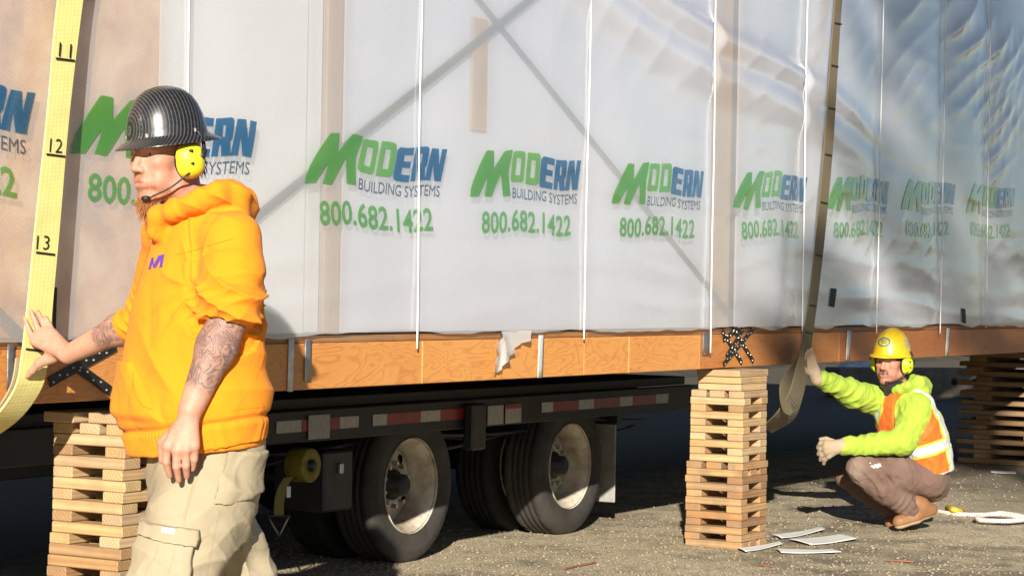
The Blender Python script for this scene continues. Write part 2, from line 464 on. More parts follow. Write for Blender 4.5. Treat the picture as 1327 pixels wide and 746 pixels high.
# floor, joists, ceiling, back wall: what shows dimly through the plastic and from below
M['ply'] = m_simple('floor_ply', (.38, .25, .12), .7, .2, 4, .2)
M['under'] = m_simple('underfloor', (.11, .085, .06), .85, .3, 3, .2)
box('subfloor', M['ply'], U1 - U0, 4.0, .02, 0, mo(((U0+U1)/2, 2.07, Z1 - .012)), module)
for k in range(7):
    box('floor_joist', M['under'], U1 - U0 - .1, .045, .19, .002, mo(((U0+U1)/2, .09 + k * .64, Z0 + .10)), module)
box('belly_board', M['under'], U1 - U0 - .02, 4.0, .012, 0, mo(((U0+U1)/2, 2.07, Z0 + .009)), module)
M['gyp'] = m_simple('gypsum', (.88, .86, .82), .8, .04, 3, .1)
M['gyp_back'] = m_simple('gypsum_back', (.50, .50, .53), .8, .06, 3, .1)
M['stud'] = m_wood('stud_wood', [(.58, .36, .16), (.62, .42, .22)], grime=.2)
M['osb'] = NT('kraft_panel')
_t = M['osb']; _c = _t.coord('Object')
_n = _t.noise(_c, 4.5, 8, .72, .4); _n2 = _t.noise(_c, 40, 5, .7)
M['osb'] = _t.bsdf(_t.mix(_t.math('MULTIPLY', _n2.outputs[0], .5), _t.ramp(_n.outputs[0], [(.36, (.42, .19, .065)), (.5, (.80, .45, .18)), (.64, (.98, .74, .44))]).outputs[0], (.60, .30, .11)), .8)
box('back_wall', M['gyp_back'], U1 - U0, .05, ZT - Z1 - .05, 0, mo(((U0+U1)/2, 3.9, (Z1+ZT)/2)), module)
box('ceiling_panel', M['gyp'], U1 - U0, 4.0, .05, 0, mo(((U0+U1)/2, 2.06, ZT - .08)), module)
box('wall_sheathing', M['osb'], .46 - U0, .02, ZT - Z1 - .16, 0, mo(((U0+.46)/2, .024, (Z1+ZT)/2 - .07)), module)
box('wall_panel', M['gyp'], .90, .02, ZT - Z1 - .16, 0, mo((.465 + .452, .022, (Z1+ZT)/2 - .07)), module)
for (u, wd, y, mt) in [(1.44, .10, .03, 'gyp'), (1.565, .11, .020, 'stud'), (5.25, .30, .05, 'stud')]:
    bm = box_bm(ZT - Z1 - .16, .09, wd, .004)
    obj('post', bm_mesh('post', bm, M[mt]), module, mo((u, y + .04, (Z1+ZT)/2 - .07)), (0, R(90), 0))
M['liner'] = m_simple('vapour_liner', (.73, .74, .81), .6, .05, 2, .1)
M['liner_far'] = m_simple('vapour_liner_far', (.70, .71, .77), .6, .12, 1.2, .1)
for (a, b, mt) in [(1.63, 3.3, 'liner'), (3.3, 5.08, 'liner'), (5.42, U1, 'liner_far')]:
    box('inner_liner', M[mt], b - a - .01, .012, ZT - Z1 - .16, 0, mo(((a + b) / 2, .021, (Z1+ZT)/2 - .07)), module)
bm = box_bm(.5, .012, .13, .004)
obj('block', bm_mesh('block', bm, M['stud']), module, mo((2.66, .0085, 2.32)), (0, R(90), 0))
# the plastic sheet ---------------------------------------------------------
def wrinkle(u, z):
    u = np.asarray(u, float); z = np.asarray(z, float)
    w = np.full(np.broadcast(u, z).shape, .006) + .010 / (1 + np.exp(-(u - 4.7) * 4))
    d = np.min(np.abs(u[..., None] - np.array(CORDS)), axis=-1)
    w = w + .016 * (1 - np.exp(-(d / .22) ** 2)) * (.3 + .7 / (1 + np.exp(-(u - 4.7) * 4)))                       # pinched in at each cord
    right = 1 / (1 + np.exp(-(u - 4.6) * 1.6))
    def rid(p): return 1 - np.abs(np.sin(p)) ** .5
    nz = np.sin(u * 2.1 + 1.3 * np.sin(z * 2.3)) * .5 + np.sin(z * 3.7 + u * .9) * .5
    rg = np.random.default_rng(23); n2 = 0.0; n3 = 0.0
    for _ in range(9):
        ku, kz, ph0 = rg.normal(0, 1.5), rg.normal(0, 3.0), rg.uniform(0, 6.28); n2 = n2 + np.sin(ku * u + kz * z + ph0) / 3
        ku, kz, ph0 = rg.normal(0, 2.6), rg.normal(0, 4.5), rg.uniform(0, 6.28); n3 = n3 + np.sin(ku * u + kz * z + ph0) / 3
    av = np.clip(.45 + .7 * n3, 0, 1.6)
    for zc, sp, amp, fr in [(2.42, .26, .015, 11.5), (3.32, .24, .014, 13.5), (2.85, .20, .008, 17.0), (1.85, .25, .006, 15.0)]:
        ph = (u * .62 - (z - zc) * 1.05) * fr + 1.5 * n2 + zc
        env = np.exp(-((z - zc + .06 * (u - 7)) / sp) ** 2)
        w = w + amp * right * env * av * rid(ph)
    ph = (z * 1.0 - .12 * np.cos((u - 6.2) * .55)) * 17 + 1.3 * n2
    w = w + .008 * np.exp(-((z - 1.38) / .28) ** 2) * (.25 + right) * av * rid(ph)
    w = w + .004 * np.clip((u - 8.6) / 1.5, 0, 1) * av * rid(u * 21 + 4 * n2 + 2 * n3) * np.clip((z - 1.5), .2, 1)
    # the heavy fold hanging from the roof edge
    zf = 3.02 - .17 * (u - 3.6) - .05 * np.sin(u * 1.7)
    e = np.exp(-((z - zf) / .07) ** 2) + .6 * np.exp(-((z - zf + .2) / .10) ** 2)
    w = w + .045 * e * np.exp(-((u - 5.2) / 1.9) ** 4)
    w = w + .005 * np.sin(u * 3.1 + z * 4.0) * np.sin(z * 2.7 - u) + .004
    w = np.minimum(w, .024 + .5 * d + .02 * (1 - np.exp(-(d / .12) ** 2)))   # cords hold the sheet in
    return np.maximum(w, .004)
def wrap_edge(u):
    return Z1 + .002 + .006 * np.sin(u * 2.9 + 2 * np.sin(u * .8)) + .004 * np.sin(u * 7.3 + 1.5 * np.sin(u * 2.1)) - .03 * np.exp(-((u - 10.4) / .35) ** 2) + .0015 * np.sin(u * 31) + .010 * np.abs(np.sin(u * 1.9 + 2.2 * np.sin(u * 1.3))) ** 6 - .014 * np.abs(np.sin(u * 2.7 + 1.7 * np.sin(u * .9))) ** 8
nu, nz = 760, 130
uu = np.linspace(U0, 13.0, nu); tt = np.linspace(0, 1, nz)
UU, TT = np.meshgrid(uu, tt, indexing='ij')
ZZ = wrap_edge(UU) * (1 - TT) + ZT * TT
YY = -wrinkle(UU, ZZ)
V = np.stack([UU, YY, ZZ - Z0], -1).reshape(-1, 3)
idx = np.arange(nu * nz).reshape(nu, nz)
F = np.stack([idx[:-1, :-1], idx[1:, :-1], idx[1:, 1:], idx[:-1, 1:]], -1).reshape(-1, 4)
wrap = obj('plastic_wrap', mesh_np('plastic_wrap', V, F, M['wrap'], True), module)
# roof and the far end of the sheet
rv = [(U0, -.01, ZT - Z0), (U1, -.01, ZT - Z0), (U1, 4.1, ZT - Z0 + .02), (U0, 4.1, ZT - Z0 + .02)]
obj('roof_sheet', mesh_np('roof_sheet', rv, [(0, 1, 2, 3)], M['gyp']), module)
tv = [(13.0, -.02, Z1 - Z0), (U1, -.02, Z1 - Z0), (U1, -.02, ZT - Z0), (13.0, -.02, ZT - Z0)]
obj('plastic_wrap', mesh_np('end_sheet', tv, [(0, 1, 2, 3)], M['wrap']), module)

# printed lettering -----------------------------------------------------------
def zp(x, y):                                    # point of the second logo in the photograph -> wall metres
    p = on_y(380 + x / 4.386, 140 + y / 4.386, 0); return (p[0], p[2])
LOGO0 = (1.334, 1.633)
SHAPES = {
 'M': [[(55,395),(62,350),(82,300),(132,212),(193,120),(205,117),(247,121),(250,130),(243,232),(322,137),(335,133),(386,139),(384,152),(352,262),(350,300),(356,424),(300,415),(292,268),(214,411),(160,404),(182,330),(190,285),(121,399)]],
 'O': [[(388,158),(402,150),(464,152),(476,158),(479,172),(458,325),(450,340),(438,346),(376,340),(364,332),(362,315)], [(414,190),(446,193),(448,200),(433,300),(428,304),(400,301),(397,294)]],
 'D': [[(497,155),(570,161),(584,170),(587,186),(571,330),(563,348),(548,359),(468,352)], [(522,198),(550,201),(553,208),(539,312),(533,316),(505,313)]],
 'E': [[(606,186),(614,183),(690,190),(685,230),(635,226),(630,262),(674,266),(669,301),(624,297),(618,337),(670,342),(664,381),(587,376),(575,370),(571,356),(592,200)]],
 'R': [[(699,192),(762,197),(774,203),(778,215),(766,300),(755,318),(757,386),(716,383),(715,326),(708,326),(701,381),(672,378)], [(728,231),(738,232),(740,237),(733,288),(722,287)]],
 'N': [[(791,208),(830,210),(834,304),(848,212),(877,215),(847,396),(808,392),(801,300),(788,390),(755,387)]]}
def curve_mesh(polys):
    cu = bpy.data.curves.new('tmp', 'CURVE'); cu.dimensions = '2D'; cu.fill_mode = 'BOTH'
    for p in polys:
        s = cu.splines.new('POLY'); s.points.add(len(p) - 1)
        for q, (x, y) in zip(s.points, p): q.co = (x, y, 0, 1)
        s.use_cyclic_u = True
    return bake(cu)
def text_mesh(body, bold=0.0, spacing=1.0):
    cu = bpy.data.curves.new('tmp', 'FONT'); cu.body = body; cu.offset = bold; cu.size = 1.0; cu.space_character = spacing
    cu.resolution_u = 3
    return bake(cu)
def bake(cu):
    o = bpy.data.objects.new('tmp', cu); COL.objects.link(o)
    dg = bpy.context.evaluated_depsgraph_get(); dg.update()
    me = bpy.data.meshes.new_from_object(o.evaluated_get(dg))
    bm = bmesh.new(); bm.from_mesh(me)
    bpy.data.objects.remove(o); bpy.data.curves.remove(cu); bpy.data.meshes.remove(me)
    return bm
def fit(bm, x0, x1, y0, y1, shear=0.0):
    xs = [v.co.x for v in bm.verts]; ys = [v.co.y for v in bm.verts]
    a, b, c, d = min(xs), max(xs), min(ys), max(ys)
    for v in bm.verts:
        s, t_ = (v.co.x - a) / (b - a), (v.co.y - c) / (d - c)
        v.co.x = x0 + s * (x1 - x0) + t_ * (y1 - y0) * shear; v.co.y = y0 + t_ * (y1 - y0)
    return bm
def slice_bm(bm, step):
    for ax in (0, 1):
        lo = min(v.co[ax] for v in bm.verts); hi = max(v.co[ax] for v in bm.verts)
        k = lo + step
        while k < hi:
            nrm = (1, 0, 0) if ax == 0 else (0, 1, 0)
            bmesh.ops.bisect_plane(bm, geom=bm.verts[:] + bm.edges[:] + bm.faces[:], plane_co=[k if i == ax else 0 for i in range(3)], plane_no=nrm)
            k += step
def build_logo():
    VV, FF, MI, off = [], [], [], 0
    sets = []
    for keys, mi in ((['M'], 0), (['O', 'D'], 1), (['E', 'R', 'N'], 2)):
        polys = [[(zp(*q)[0] - LOGO0[0], zp(*q)[1] - LOGO0[1]) for q in p] for k in keys for p in SHAPES[k]]
        sets.append((curve_mesh(polys), mi))
    sets.append((fit(text_mesh('BUILDING SYSTEMS'), .384, 1.015, .150, .197, .08), 3))
    sets.append((fit(text_mesh('800.682.1422', .022, 1.02), .105, .960, .0, .100, -.05), 4))
    for bm, mi in sets:
        slice_bm(bm, .035)
        bmesh.ops.triangulate(bm, faces=bm.faces)
        bm.verts.index_update()
        VV += [(v.co.x, v.co.y) for v in bm.verts]
        FF += [tuple(v.index + off for v in f.verts) for f in bm.faces]
        MI += [mi] * len(bm.faces); off += len(bm.verts); bm.free()
    return np.array(VV), np.array(FF), np.array(MI)
LV, LF, LM = build_logo()
pu = [.164, 1.84, 3.146, 4.498, 5.757, 7.087, 8.384, 9.567, 11.5]
pz = [1.644, 1.611, 1.631, 1.655, 1.687, 1.729, 1.766, 1.794, 1.83]
marks = [on_y(90, 205, 0)[0] - 1.20, on_y(90, 205, 0)[0]] + [on_y(x, y, 0)[0] for x, y in [(395, 231), (606, 248), (790, 262), (945, 270), (1066, 272), (1162, 275), (1248, 276)]]
marks += [marks[-1] + 1.27, marks[-1] + 2.54]
for u in marks[:10]:
    zc = np.interp(u + .45, pu, pz)
    slope = (np.interp(u + 1.1, pu, pz) - np.interp(u - .1, pu, pz)) / 1.2
    us = u - .02 + LV[:, 0] * .975; zs = zc + LV[:, 1] + slope * (LV[:, 0] - .45)
    us = us + .009 * np.sin(zs * 11 + u * 3); zs = zs + .008 * np.sin(us * 8 + u) + .003 * np.sin(us * 23 + u)
    Vl = np.stack([us, -wrinkle(us, zs) - .004, zs - Z0], 1)
    me = mesh_np('printed_logo', Vl, LF, [M['print_green'], M['print_leaf'], M['print_blue'], M['print_navy'], M['print_phone']], True)
    me.polygons.foreach_set('material_index', LM.astype(np.int32)); me.update()
    obj('printed_logo', me, wrap)

# black tape patches, torn flap, white tape strips on the rim
def patch(name, pts, mat, off, parent, res=10, flat=False):
    P = [on_y(*p, 0) for p in pts]
    a = np.linspace(0, 1, res)
    V_, F_ = [], []
    for i in a:
        for j in a:
            q = (1-j)*((1-i)*P[0] + i*P[1]) + j*((1-i)*P[3] + i*P[2])
            y = -(wrinkle(np.array(q[0]), np.array(q[2])) if q[2] > Z1 and not flat else .003) - off
            V_.append((q[0], float(y), q[2] - Z0))
    for i in range(res - 1):
        for j in range(res - 1): F_.append((i*res+j, (i+1)*res+j, (i+1)*res+j+1, i*res+j+1))
    o = obj(name, mesh_np(name, V_, F_, mat, True), parent)
    s = o.modifiers.new('thick', 'SOLIDIFY'); s.thickness = .0015; s.offset = 1
    return o
patch('tape_patch', [(1069,373),(1076,374),(1073,398),(1066,396)], M['ink'], .006, wrap)
patch('tape_patch', [(1238,399),(1243,400),(1244,419),(1239,417)], M['ink'], .006, wrap)
patch('tape_patch', [(63,372),(67,372),(66,440),(62,440)], M['ink'], .006, wrap)
for x0, x1, yt, yb in [(373,380,438,507), (697,704,434,489), (1097,1102,428,466), (1226,1230,425,461)]:
    patch('tape_strip', [(x0,yt),(x1,yt),(x1-2,yb),(x0-2,yb)], M['white_tape'], .003, module, 4, True)
for x0, x1, yt, yb in [(394,402,439,494), (8,17,446,507), (910,918,431,460)]:
    p = patch('tie_plate', [(x0,yt),(x1,yt),(x1-1,yb),(x0-1,yb)], M['zinc'], .004, module, 4, True)
# torn flap of scrim hanging over the rim
fl = [(648,428),(682,428),(681,440),(668,446),(655,462),(647,470),(640,482),(634,484),(634,470),(640,450)]
fv = []
for k, q in enumerate(fl):
    p = on_y(*q, 0); fv.append((p[0], -.016 - .012 * (k % 3), p[2] - Z0))
bmf = bmesh.new(); vs = [bmf.verts.new(p) for p in fv]; bmf.faces.new(vs); bmesh.ops.triangulate(bmf, faces=bmf.faces)
bmesh.ops.subdivide_edges(bmf, edges=bmf.edges[:], cuts=2)
for v_ in bmf.verts: v_.co.y += .010 * math.sin(v_.co.x * 90 + v_.co.z * 30)
obj('torn_flap', bm_mesh('torn_flap', bmf, M['flap'], True), wrap)

# perforated steel straps nailed across the rim in crosses
def brace(p, q, wd=.032):
    a, b = on_y(*p, 0), on_y(*q, 0); c = (a + b) / 2; L = np.linalg.norm(b - a)
    ang = math.atan2(b[2] - a[2], b[0] - a[0])
    o = obj('brace_strap', bm_mesh('brace_strap', box_bm(L, .003, wd, 0), M['black_plate']), module, (c[0], -.005 - .004 * random.random(), c[2] - Z0), (0, -ang, 0))
    k = max(3, int(L / .035))
    for i in range(k):
        x = (i + .5) / k * L - L / 2
        b_ = bmesh.new(); bmesh.ops.create_cone(b_, cap_ends=True, segments=8, radius1=.0045, radius2=.003, depth=.004, matrix=Matrix.Translation((x, -.0035, .006 * (1 if i % 2 else -1))) @ Matrix.Rotation(R(90), 4, 'X'))
        obj('nail', bm_mesh('nail', b_, M['bolt']), o)
for p, q in [((62,495),(148,448)), ((97,474),(141,506)), ((934,428),(960,470)), ((962,426),(940,462)), ((948,424),(975,468)), ((976,424),(936,472)), ((936,440),(958,424))]:
    brace(p, q, .036 if p[0] < 200 else .026)

# diagonal tie straps behind the plastic
def tie(p, q, w_, y):
    a, b = on_y(*p, y), on_y(*q, y); d = (b - a) / np.linalg.norm(b - a); n_ = np.array([-d[2], 0, d[0]]) * w_ / 2
    T_ = np.linspace(0, 1, 30)[:, None]; pth = a + (b - a) * T_; pth[:, 1] += .0015 * np.sin(T_[:, 0] * 9)
    pth[:, 2] -= Z0
    ribbon('tie_strap', pth - n_, pth + n_, .003, M['tie'], module)
M['tie'] = m_webbing('tie_web', (.035, .035, .037), (.07, .07, .07), dirt=.1)
tie((300, 307), (760, -58), .038, -.002)
tie((560, -75), (945, 405), .030, .006)
tie((-30, 380), (60, 470), .05, .006)

# white cords tied round the module
ct = ['nearest the black hard hat', 'crossing the second full blue and green logo', 'at the right end of the third logo', 'just above the black cross on the wooden rim',
      'just left of the brown sling', 'above the yellow hard hat of the crouching man', 'second from the right edge', 'closest to the right edge of the picture']
ce = [(242, 430), (535, 452), (757, 440), (915, 457), (1038, 430), (1136, 432), (1215, 432), (1279, 425)]
for i, u in enumerate(CORDS):
    zb = on_y(*ce[i], -.02)[2]
    zz = np.linspace(zb, ZT + .02, 60)
    uu_ = u + .010 * np.sin(zz * 1.1 + i * 2) + .003 * np.sin(zz * 5 + i)
    yy_ = -.012 - .018 / (1 + np.exp(-(uu_ - 4.7) * 4)) - .008
    tube('white_cord', np.stack([uu_, yy_, zz], 1), .0042, M['cord_white'], n=6, label='white cord down the plastic wrap, ' + ct[i], cat='cord', group='white cords down the plastic wrap')

# ------------------------------------------------------------------ slings
def marks_on(parent, items, plane_y, mat, hgt=.05):
    for body, (x, y), hh in items:
        p = on_y(x, y, plane_y)
        bm = fit(text_mesh(body, .004), 0, hh * .62 * len(body), 0, hh, .1)
        for v_ in bm.verts: v_.co = Vector((p[0] + v_.co.x - .03, plane_y, p[2] + v_.co.y - .02))
        obj('mark_number', bm_mesh('mark_number', bm, mat), parent)
sling = empty('lifting_sling', tuple(on_y(45, 460, -.1)), label='wide yellow webbing sling with handwritten foot marks under the pushing hand', cat='sling')
bx = np.array(sling.location)
def strap_edges(rows, y_of):
    L, Q = [], []
    for (xl, yl, xr, yr) in rows:
        L.append(on_y(xl, yl, y_of(yl))); Q.append(on_y(xr, yr, y_of(yr)))
    return np.array(L), np.array(Q)
yo = lambda py: -.075 - .045 * min(1, max(0, py / 480))
L, Q = strap_edges([(85,-70,117,-70), (75,0,107,0), (61,150,89,150), (45,300,76,300), (35,400,67,400), (28,460,62,460)], yo)
def extend(L, Q, pts):
    w = Q[-1] - L[-1]
    for dx, p in pts:
        c = np.array(p); L = np.vstack([L, c - w / 2 * dx]); Q = np.vstack([Q, c + w / 2 * dx])
    return L, Q
cl = (L[-1] + Q[-1]) / 2
L, Q = extend(L, Q, [(1.0, cl + np.array([-.015, .005, -.09])), (1.0, cl + np.array([-.03, .05, -.17])), (1.0, cl + np.array([-.04, .16, -.255])), (1.0, cl + np.array([-.05, .32, -.31])), (1.0, cl + np.array([-.06, .6, -.34])), (1.0, cl + np.array([-.06, 1.1, -.36]))])
Ls, Qs = smooth_path(L, 120), smooth_path(Q, 120)
web = ribbon('webbing', Ls - bx, Qs - bx, .007, M['yellow_web'], sling)
# worn sleeve layer behind it on the lower half, and stitched edge
k0 = 62
offy = np.array([.0, .012, -.004])
w_ = (Qs - Ls) * .10
ribbon('wear_sleeve', Ls[k0:] + offy - w_[k0:] - bx, Qs[k0:] + offy + w_[k0:] - bx, .006, M['sleeve_web'], sling)
for yy in (76, 200, 327, 452):
    fr = np.interp(yy, [0, 150, 300, 400, 460], [75, 61, 45, 35, 28])
    p, q = on_y(fr + 3, yy, yo(yy)), on_y(fr + 27, yy + 3, yo(yy))
    o = obj('mark_line', bm_mesh('mark_line', box_bm(np.linalg.norm(q - p), .002, .007), M['ink']), sling, tuple((p + q) / 2 - bx + np.array([0, -.006, 0])), (0, -math.atan2(q[2]-p[2], q[0]-p[0]), 0))
def strap_text(body, x, y, hh, parent):
    p = on_y(x, y, yo(y) - .0065)
    bm = fit(text_mesh(body, -.008), 0, hh * .66 * len(body), 0, hh, .08)
    for v_ in bm.verts: v_.co = Vector((p[0] + v_.co.x, p[1] + .12 * 0, p[2] + v_.co.y)) - Vector(bx)
    obj('mark_number', bm_mesh('mark_number', bm, M['ink']), parent)
strap_text('11', 76, 73, .046, sling); strap_text('12', 64, 197, .046, sling); strap_text('13', 47, 323, .046, sling)

sl2 = empty('lifting_sling', tuple(on_y(1045, 440, -.08)), label='narrow brown webbing sling held by the crouching man in the lime hoodie', cat='sling')
bx2 = np.array(sl2.location)
L, Q = strap_edges([(1087,-60,1097,-60), (1082,0,1091,0), (1075,90,1085,90), (1068,190,1079,190), (1059,290,1070,290), (1049,380,1060,380), (1040,440,1052,440), (1031,480,1046,484), (1022,510,1038,520), (1006,535,1022,548), (988,552,1000,560)], lambda p: float(np.interp(p, [0, 440, 480, 510, 535, 552, 570], [-.085, -.135, -.13, -.10, -.02, .10, .20])))
Ls, Qs = smooth_path(L, 110), smooth_path(Q, 110)
ribbon('webbing', Ls - bx2, Qs - bx2, .007, M['brown_web'], sl2)
L, Q = strap_edges([(1043,440,1050,446), (1034,462,1042,474), (1020,482,1031,490), (1011,500,1023,504), (1012,522,1024,524), (1016,534,1027,532), (1022,538,1032,530)], lambda p: -.075)
ribbon('loop_end', smooth_path(L, 40) - bx2, smooth_path(Q, 40) - bx2, .007, M['brown_web'], sl2)
for yy in (30, 85, 140, 200, 262, 330, 395, 430):
    x = np.interp(yy, [0, 90, 190, 290, 380, 440], [1082, 1075, 1068, 1059, 1049, 1040])
    yp = -.085 - .05 * min(1, yy / 440)
    p, q = on_y(x + 1, yy, yp), on_y(x + 10, yy + 2, yp)
    obj('mark_line', bm_mesh('mark_line', box_bm(np.linalg.norm(q - p), .002, .010), M['ink']), sl2, tuple((p + q) / 2 - bx2 + np.array([0, -.006, 0])), (0, -math.atan2(q[2]-p[2], q[0]-p[0]), 0))

# ------------------------------------------------------------------ timber cribs
PL = {}
def plank(parent, c, L_, wd=.089, th=.038, rz=0.0, mat='lumber'):
    key = (round(L_, 3), wd, th, mat)
    if key not in PL: PL[key] = bm_mesh('plank', box_bm(L_, wd, th, .0035), M[mat])
    return obj('plank', PL[key], parent, c, (random.uniform(-.004, .004), random.uniform(-.003, .003), rz + random.uniform(-.010, .010)))
def crib(loc, layers, size, label, mat='lumber', first=0, solid=(), rz=0.0, th=.0385, wd=.089, lean=(0, 0)):
    o = empty('timber_crib', loc, rz, label=label, cat='timber crib', group='timber cribs under the module')
    for i in range(layers):
        z = th * (i + .5)
        ln = size + random.choice((0, 0, .006, -.006))
        lx, ly = lean[0] * i, lean[1] * i
        offs = (-(size - wd) / 2, (size - wd) / 2)
        if i in solid: offs = (-(size - wd) / 2, 0, (size - wd) / 2) if size / 3 >= wd - .002 else offs
        for q in offs:
            j = random.uniform(-.004, .004); j2 = random.uniform(-.003, .003)
            if (i + first) % 2: plank(o, (lx + q + j2, ly + j, z), ln, wd, th - .0012, R(90), mat)
            else: plank(o, (lx + j, ly + q + j2, z), ln, wd, th - .0012, 0, mat)
    return o
SZ = .325
C2 = (5.16 + SZ / 2, -.16 + SZ / 2)
crib((C2[0], C2[1], 0), 12, SZ + .01, 'lower brown timber crib of the right stack, standing on the gravel', 'lumber_old', 1, (0, 11, 10))
crib((C2[0] + .006, C2[1] - .004, 12 * .0385), 10, SZ - .01, 'upper pale timber crib of the right stack, under the loose boards', 'lumber', 1, (9,))
for k in range(3):
    z = 22 * .0385 + .0385 * (k + .5) - .002 * k
    pb = obj('board', bm_mesh('board', box_bm(.33 + .02 * k, .255, .036, .0035), M['lumber']), None, (C2[0] + .012, C2[1] - .02, z + .001 * k), (0, 0, random.uniform(-.02, .02)),
        label=['lowest', 'middle', 'topmost'][k] + ' loose board between the right timber crib and the wooden rim', cat='board', group='loose boards on the right crib')
F1 = on_y(158, 600, -.13)
C1 = (F1[0] + SZ / 2, -.13 + SZ / 2)
crib((C1[0] - .012, C1[1], 0), 11, SZ, 'lower timber crib of the left stack, beside the khaki trousers', 'lumber_old', 1, (0, 10))
crib((C1[0], C1[1], 11 * .0385), 12, SZ - .005, 'upper timber crib of the left stack, under the yellow sling side', 'lumber', 1, (0, 11), lean=(.0012, 0))
obj('board', bm_mesh('board', box_bm(.42, .14, .036, .0035), M['lumber']), None, (C1[0] + .06, C1[1] - .06, 23 * .0385 + .0195), (0, 0, .04), label='single loose board on top of the left timber crib', cat='board')
obj('board', bm_mesh('board', box_bm(.42, .14, .036, .0035), M['lumber']), None, (C1[0] + .02, C1[1] + .10, 23 * .0385 + .0195), (0, 0, -.02), label='loose board behind the front one on the left timber crib', cat='board')
# the large far crib, boards lying on edge-wide spacing
fc = empty('timber_crib', (12.55, .42, 0), label='large far crib of wide spaced boards at the right edge', cat='timber crib', group='timber cribs under the module')
for i in range(24):
    z = .04 * (i + .5)
    if i % 2 == 0:
        for q in (-.38, 0, .38): plank(fc, (q + random.uniform(-.02, .02), random.uniform(-.02, .02), z), 1.25, .14, .0385, R(90), 'lumber_far')
    else:
        for q in (-.50, -.05, .45): plank(fc, (random.uniform(-.01, .01), q + random.uniform(-.05, .05), z), .90, .14, .0385, 0, 'lumber_far')
# ------------------------------------------------------------------ trailer
YR = .90                                             # outer face of the side rail
trailer = empty('flatbed_trailer', (0, 0, 0), label='black low flatbed trailer with tandem axles standing under the wrapped module', cat='trailer')
TU0, TU1 = -2.6, 6.75
box('side_rail', M['black_steel'], TU1 - TU0, .05, .15, .006, ((TU0 + TU1) / 2, YR + .025, .725), trailer)
box('deck', M['black_steel'], TU1 - TU0 - .02, 2.45, .05, .004, ((TU0 + TU1) / 2, YR + 1.28, .826), trailer)
for y in (YR + .75, YR + 1.75):
    box('frame_beam', M['black_steel'], TU1 - TU0 - .1, .12, .28, .006, ((TU0 + TU1) / 2, y, .655), trailer)
for i in range(10):
    box('cross_member', M['black_steel'], .08, 2.3, .10, .004, (TU0 + .5 + i * .92, YR + 1.26, .745), trailer)
def face_quad(name, x0, y0, x1, y1, mat, Y, th=.004, bev=0):
    a, b = on_y(x0, y0, Y), on_y(x1, y1, Y)
    return box(name, mat, abs(b[0]-a[0]), th, abs(a[2]-b[2]), bev, ((a[0]+b[0])/2, Y, (a[2]+b[2])/2), trailer)
def tape_y(x): return np.interp(x, [345, 500, 712, 866], [549.5, 539.5, 526, 515.5]) + 2
def tape(x0, x1, mat):
    a, b = on_y(x0, tape_y(x0), YR - .003), on_y(x1, tape_y(x1), YR - .003)
    box('reflective_tape', mat, abs(b[0] - a[0]) - .004, .003, .055, 0, ((a[0]+b[0])/2, YR - .0025, .729), trailer)
for x0, x1 in [(358,391), (440,465), (483,502), (545,571), (702,717), (750,770), (803,820), (850,866)]: tape(x0, x1, M['silver_tape'])
for x0, x1 in [(391,401), (427,440), (502,545), (571,602), (717,750), (770,803), (820,850)]: tape(x0, x1, M['red_tape'])
def m_placard():
    t = NT('placard'); c = t.coord('Object'); sp = t.n('SeparateXYZ', Vector=c)
    ln = t.math('GREATER_THAN', t.math('SINE', t.math('MULTIPLY', sp.outputs[2], 620.0)), .15)
    st = t.n('VectorMath', dict(operation='MULTIPLY'), i0=c, i1=(1, 1, .2))
    brk = t.math('GREATER_THAN', t.noise(st, 150, 2).outputs[0], .47)
    dirt = t.noise(c, 30, 5)
    col = t.mix(t.math('MULTIPLY', t.math('MULTIPLY', ln, brk), .6), (.40, .385, .36), (.08, .08, .09))
    return t.bsdf(t.mix(t.math('MULTIPLY', dirt.outputs[0], .3), col, (.25, .22, .18)), .5)
M['placard'] = m_placard()
for x0, y0, x1, y1, hd in [(400,538,427,567,None), (632,526,652,549,None), (655,524,675,547,'red_tape')]:
    o = face_quad('placard', x0, y0, x1, y1, M['placard'], YR - .008, .003)
    if hd:
        p = o.location; d = o.dimensions
        box('placard_header', M[hd], d.x, .002, d.z * .22, 0, (0, -.0028, d.z * .38), o)
box('hanger_bracket', M['tool_box'], .14, .06, .24, .01, (on_y(615, 545, YR - .03)[0], YR - .033, .66), trailer)
tb = on_y(435, 620, .95)
bxo = box('tool_box', M['tool_box'], .24, .30, .29, .012, (tb[0], YR + .18, .45), trailer)
box('box_latch', M['bolt'], .03, .02, .05, .004, (.0, -.158, .06), bxo)
box('mud_flap', m_simple('flap_rubber', (.30, .29, .26), .6, .3, 8, .2), .012, .40, .46, .004, (5.86, YR + .27, .36), trailer)
box('flap_bracket', M['black_steel'], .05, .5, .06, .004, (5.86, YR + .3, .62), trailer)
# wheels --------------------------------------------------------------------
def m_tyre():
    t = NT('tyre_rubber'); c = t.coord('Object')
    n1 = t.noise(c, 5, 6, .65); n2 = t.noise(c, 60, 5, .7)
    col = t.mix(t.ramp(n1.outputs[0], [(.35, g(.15)), (.75, g(.75))]).outputs[0], (.014, .014, .0145), (.085, .072, .055))
    return t.bsdf(col, .85, t.bump(n2.outputs[0], .35, .004))
M['tyre'] = m_tyre()
def m_rimpaint():
    t = NT('rim_paint'); c = t.coord('Object')
    n1 = t.noise(c, 7, 6, .7); n2 = t.noise(c, 40, 5, .7)
    col = t.mix(t.ramp(n1.outputs[0], [(.40, (0, 0, 0)), (.72, g(.9))]).outputs[0], (.60, .55, .45), (.20, .12, .06))
    return t.bsdf(col, .5, t.bump(n2.outputs[0], .3, .003))
M['rim_paint'] = m_rimpaint()
RT_, WT = .388, .205
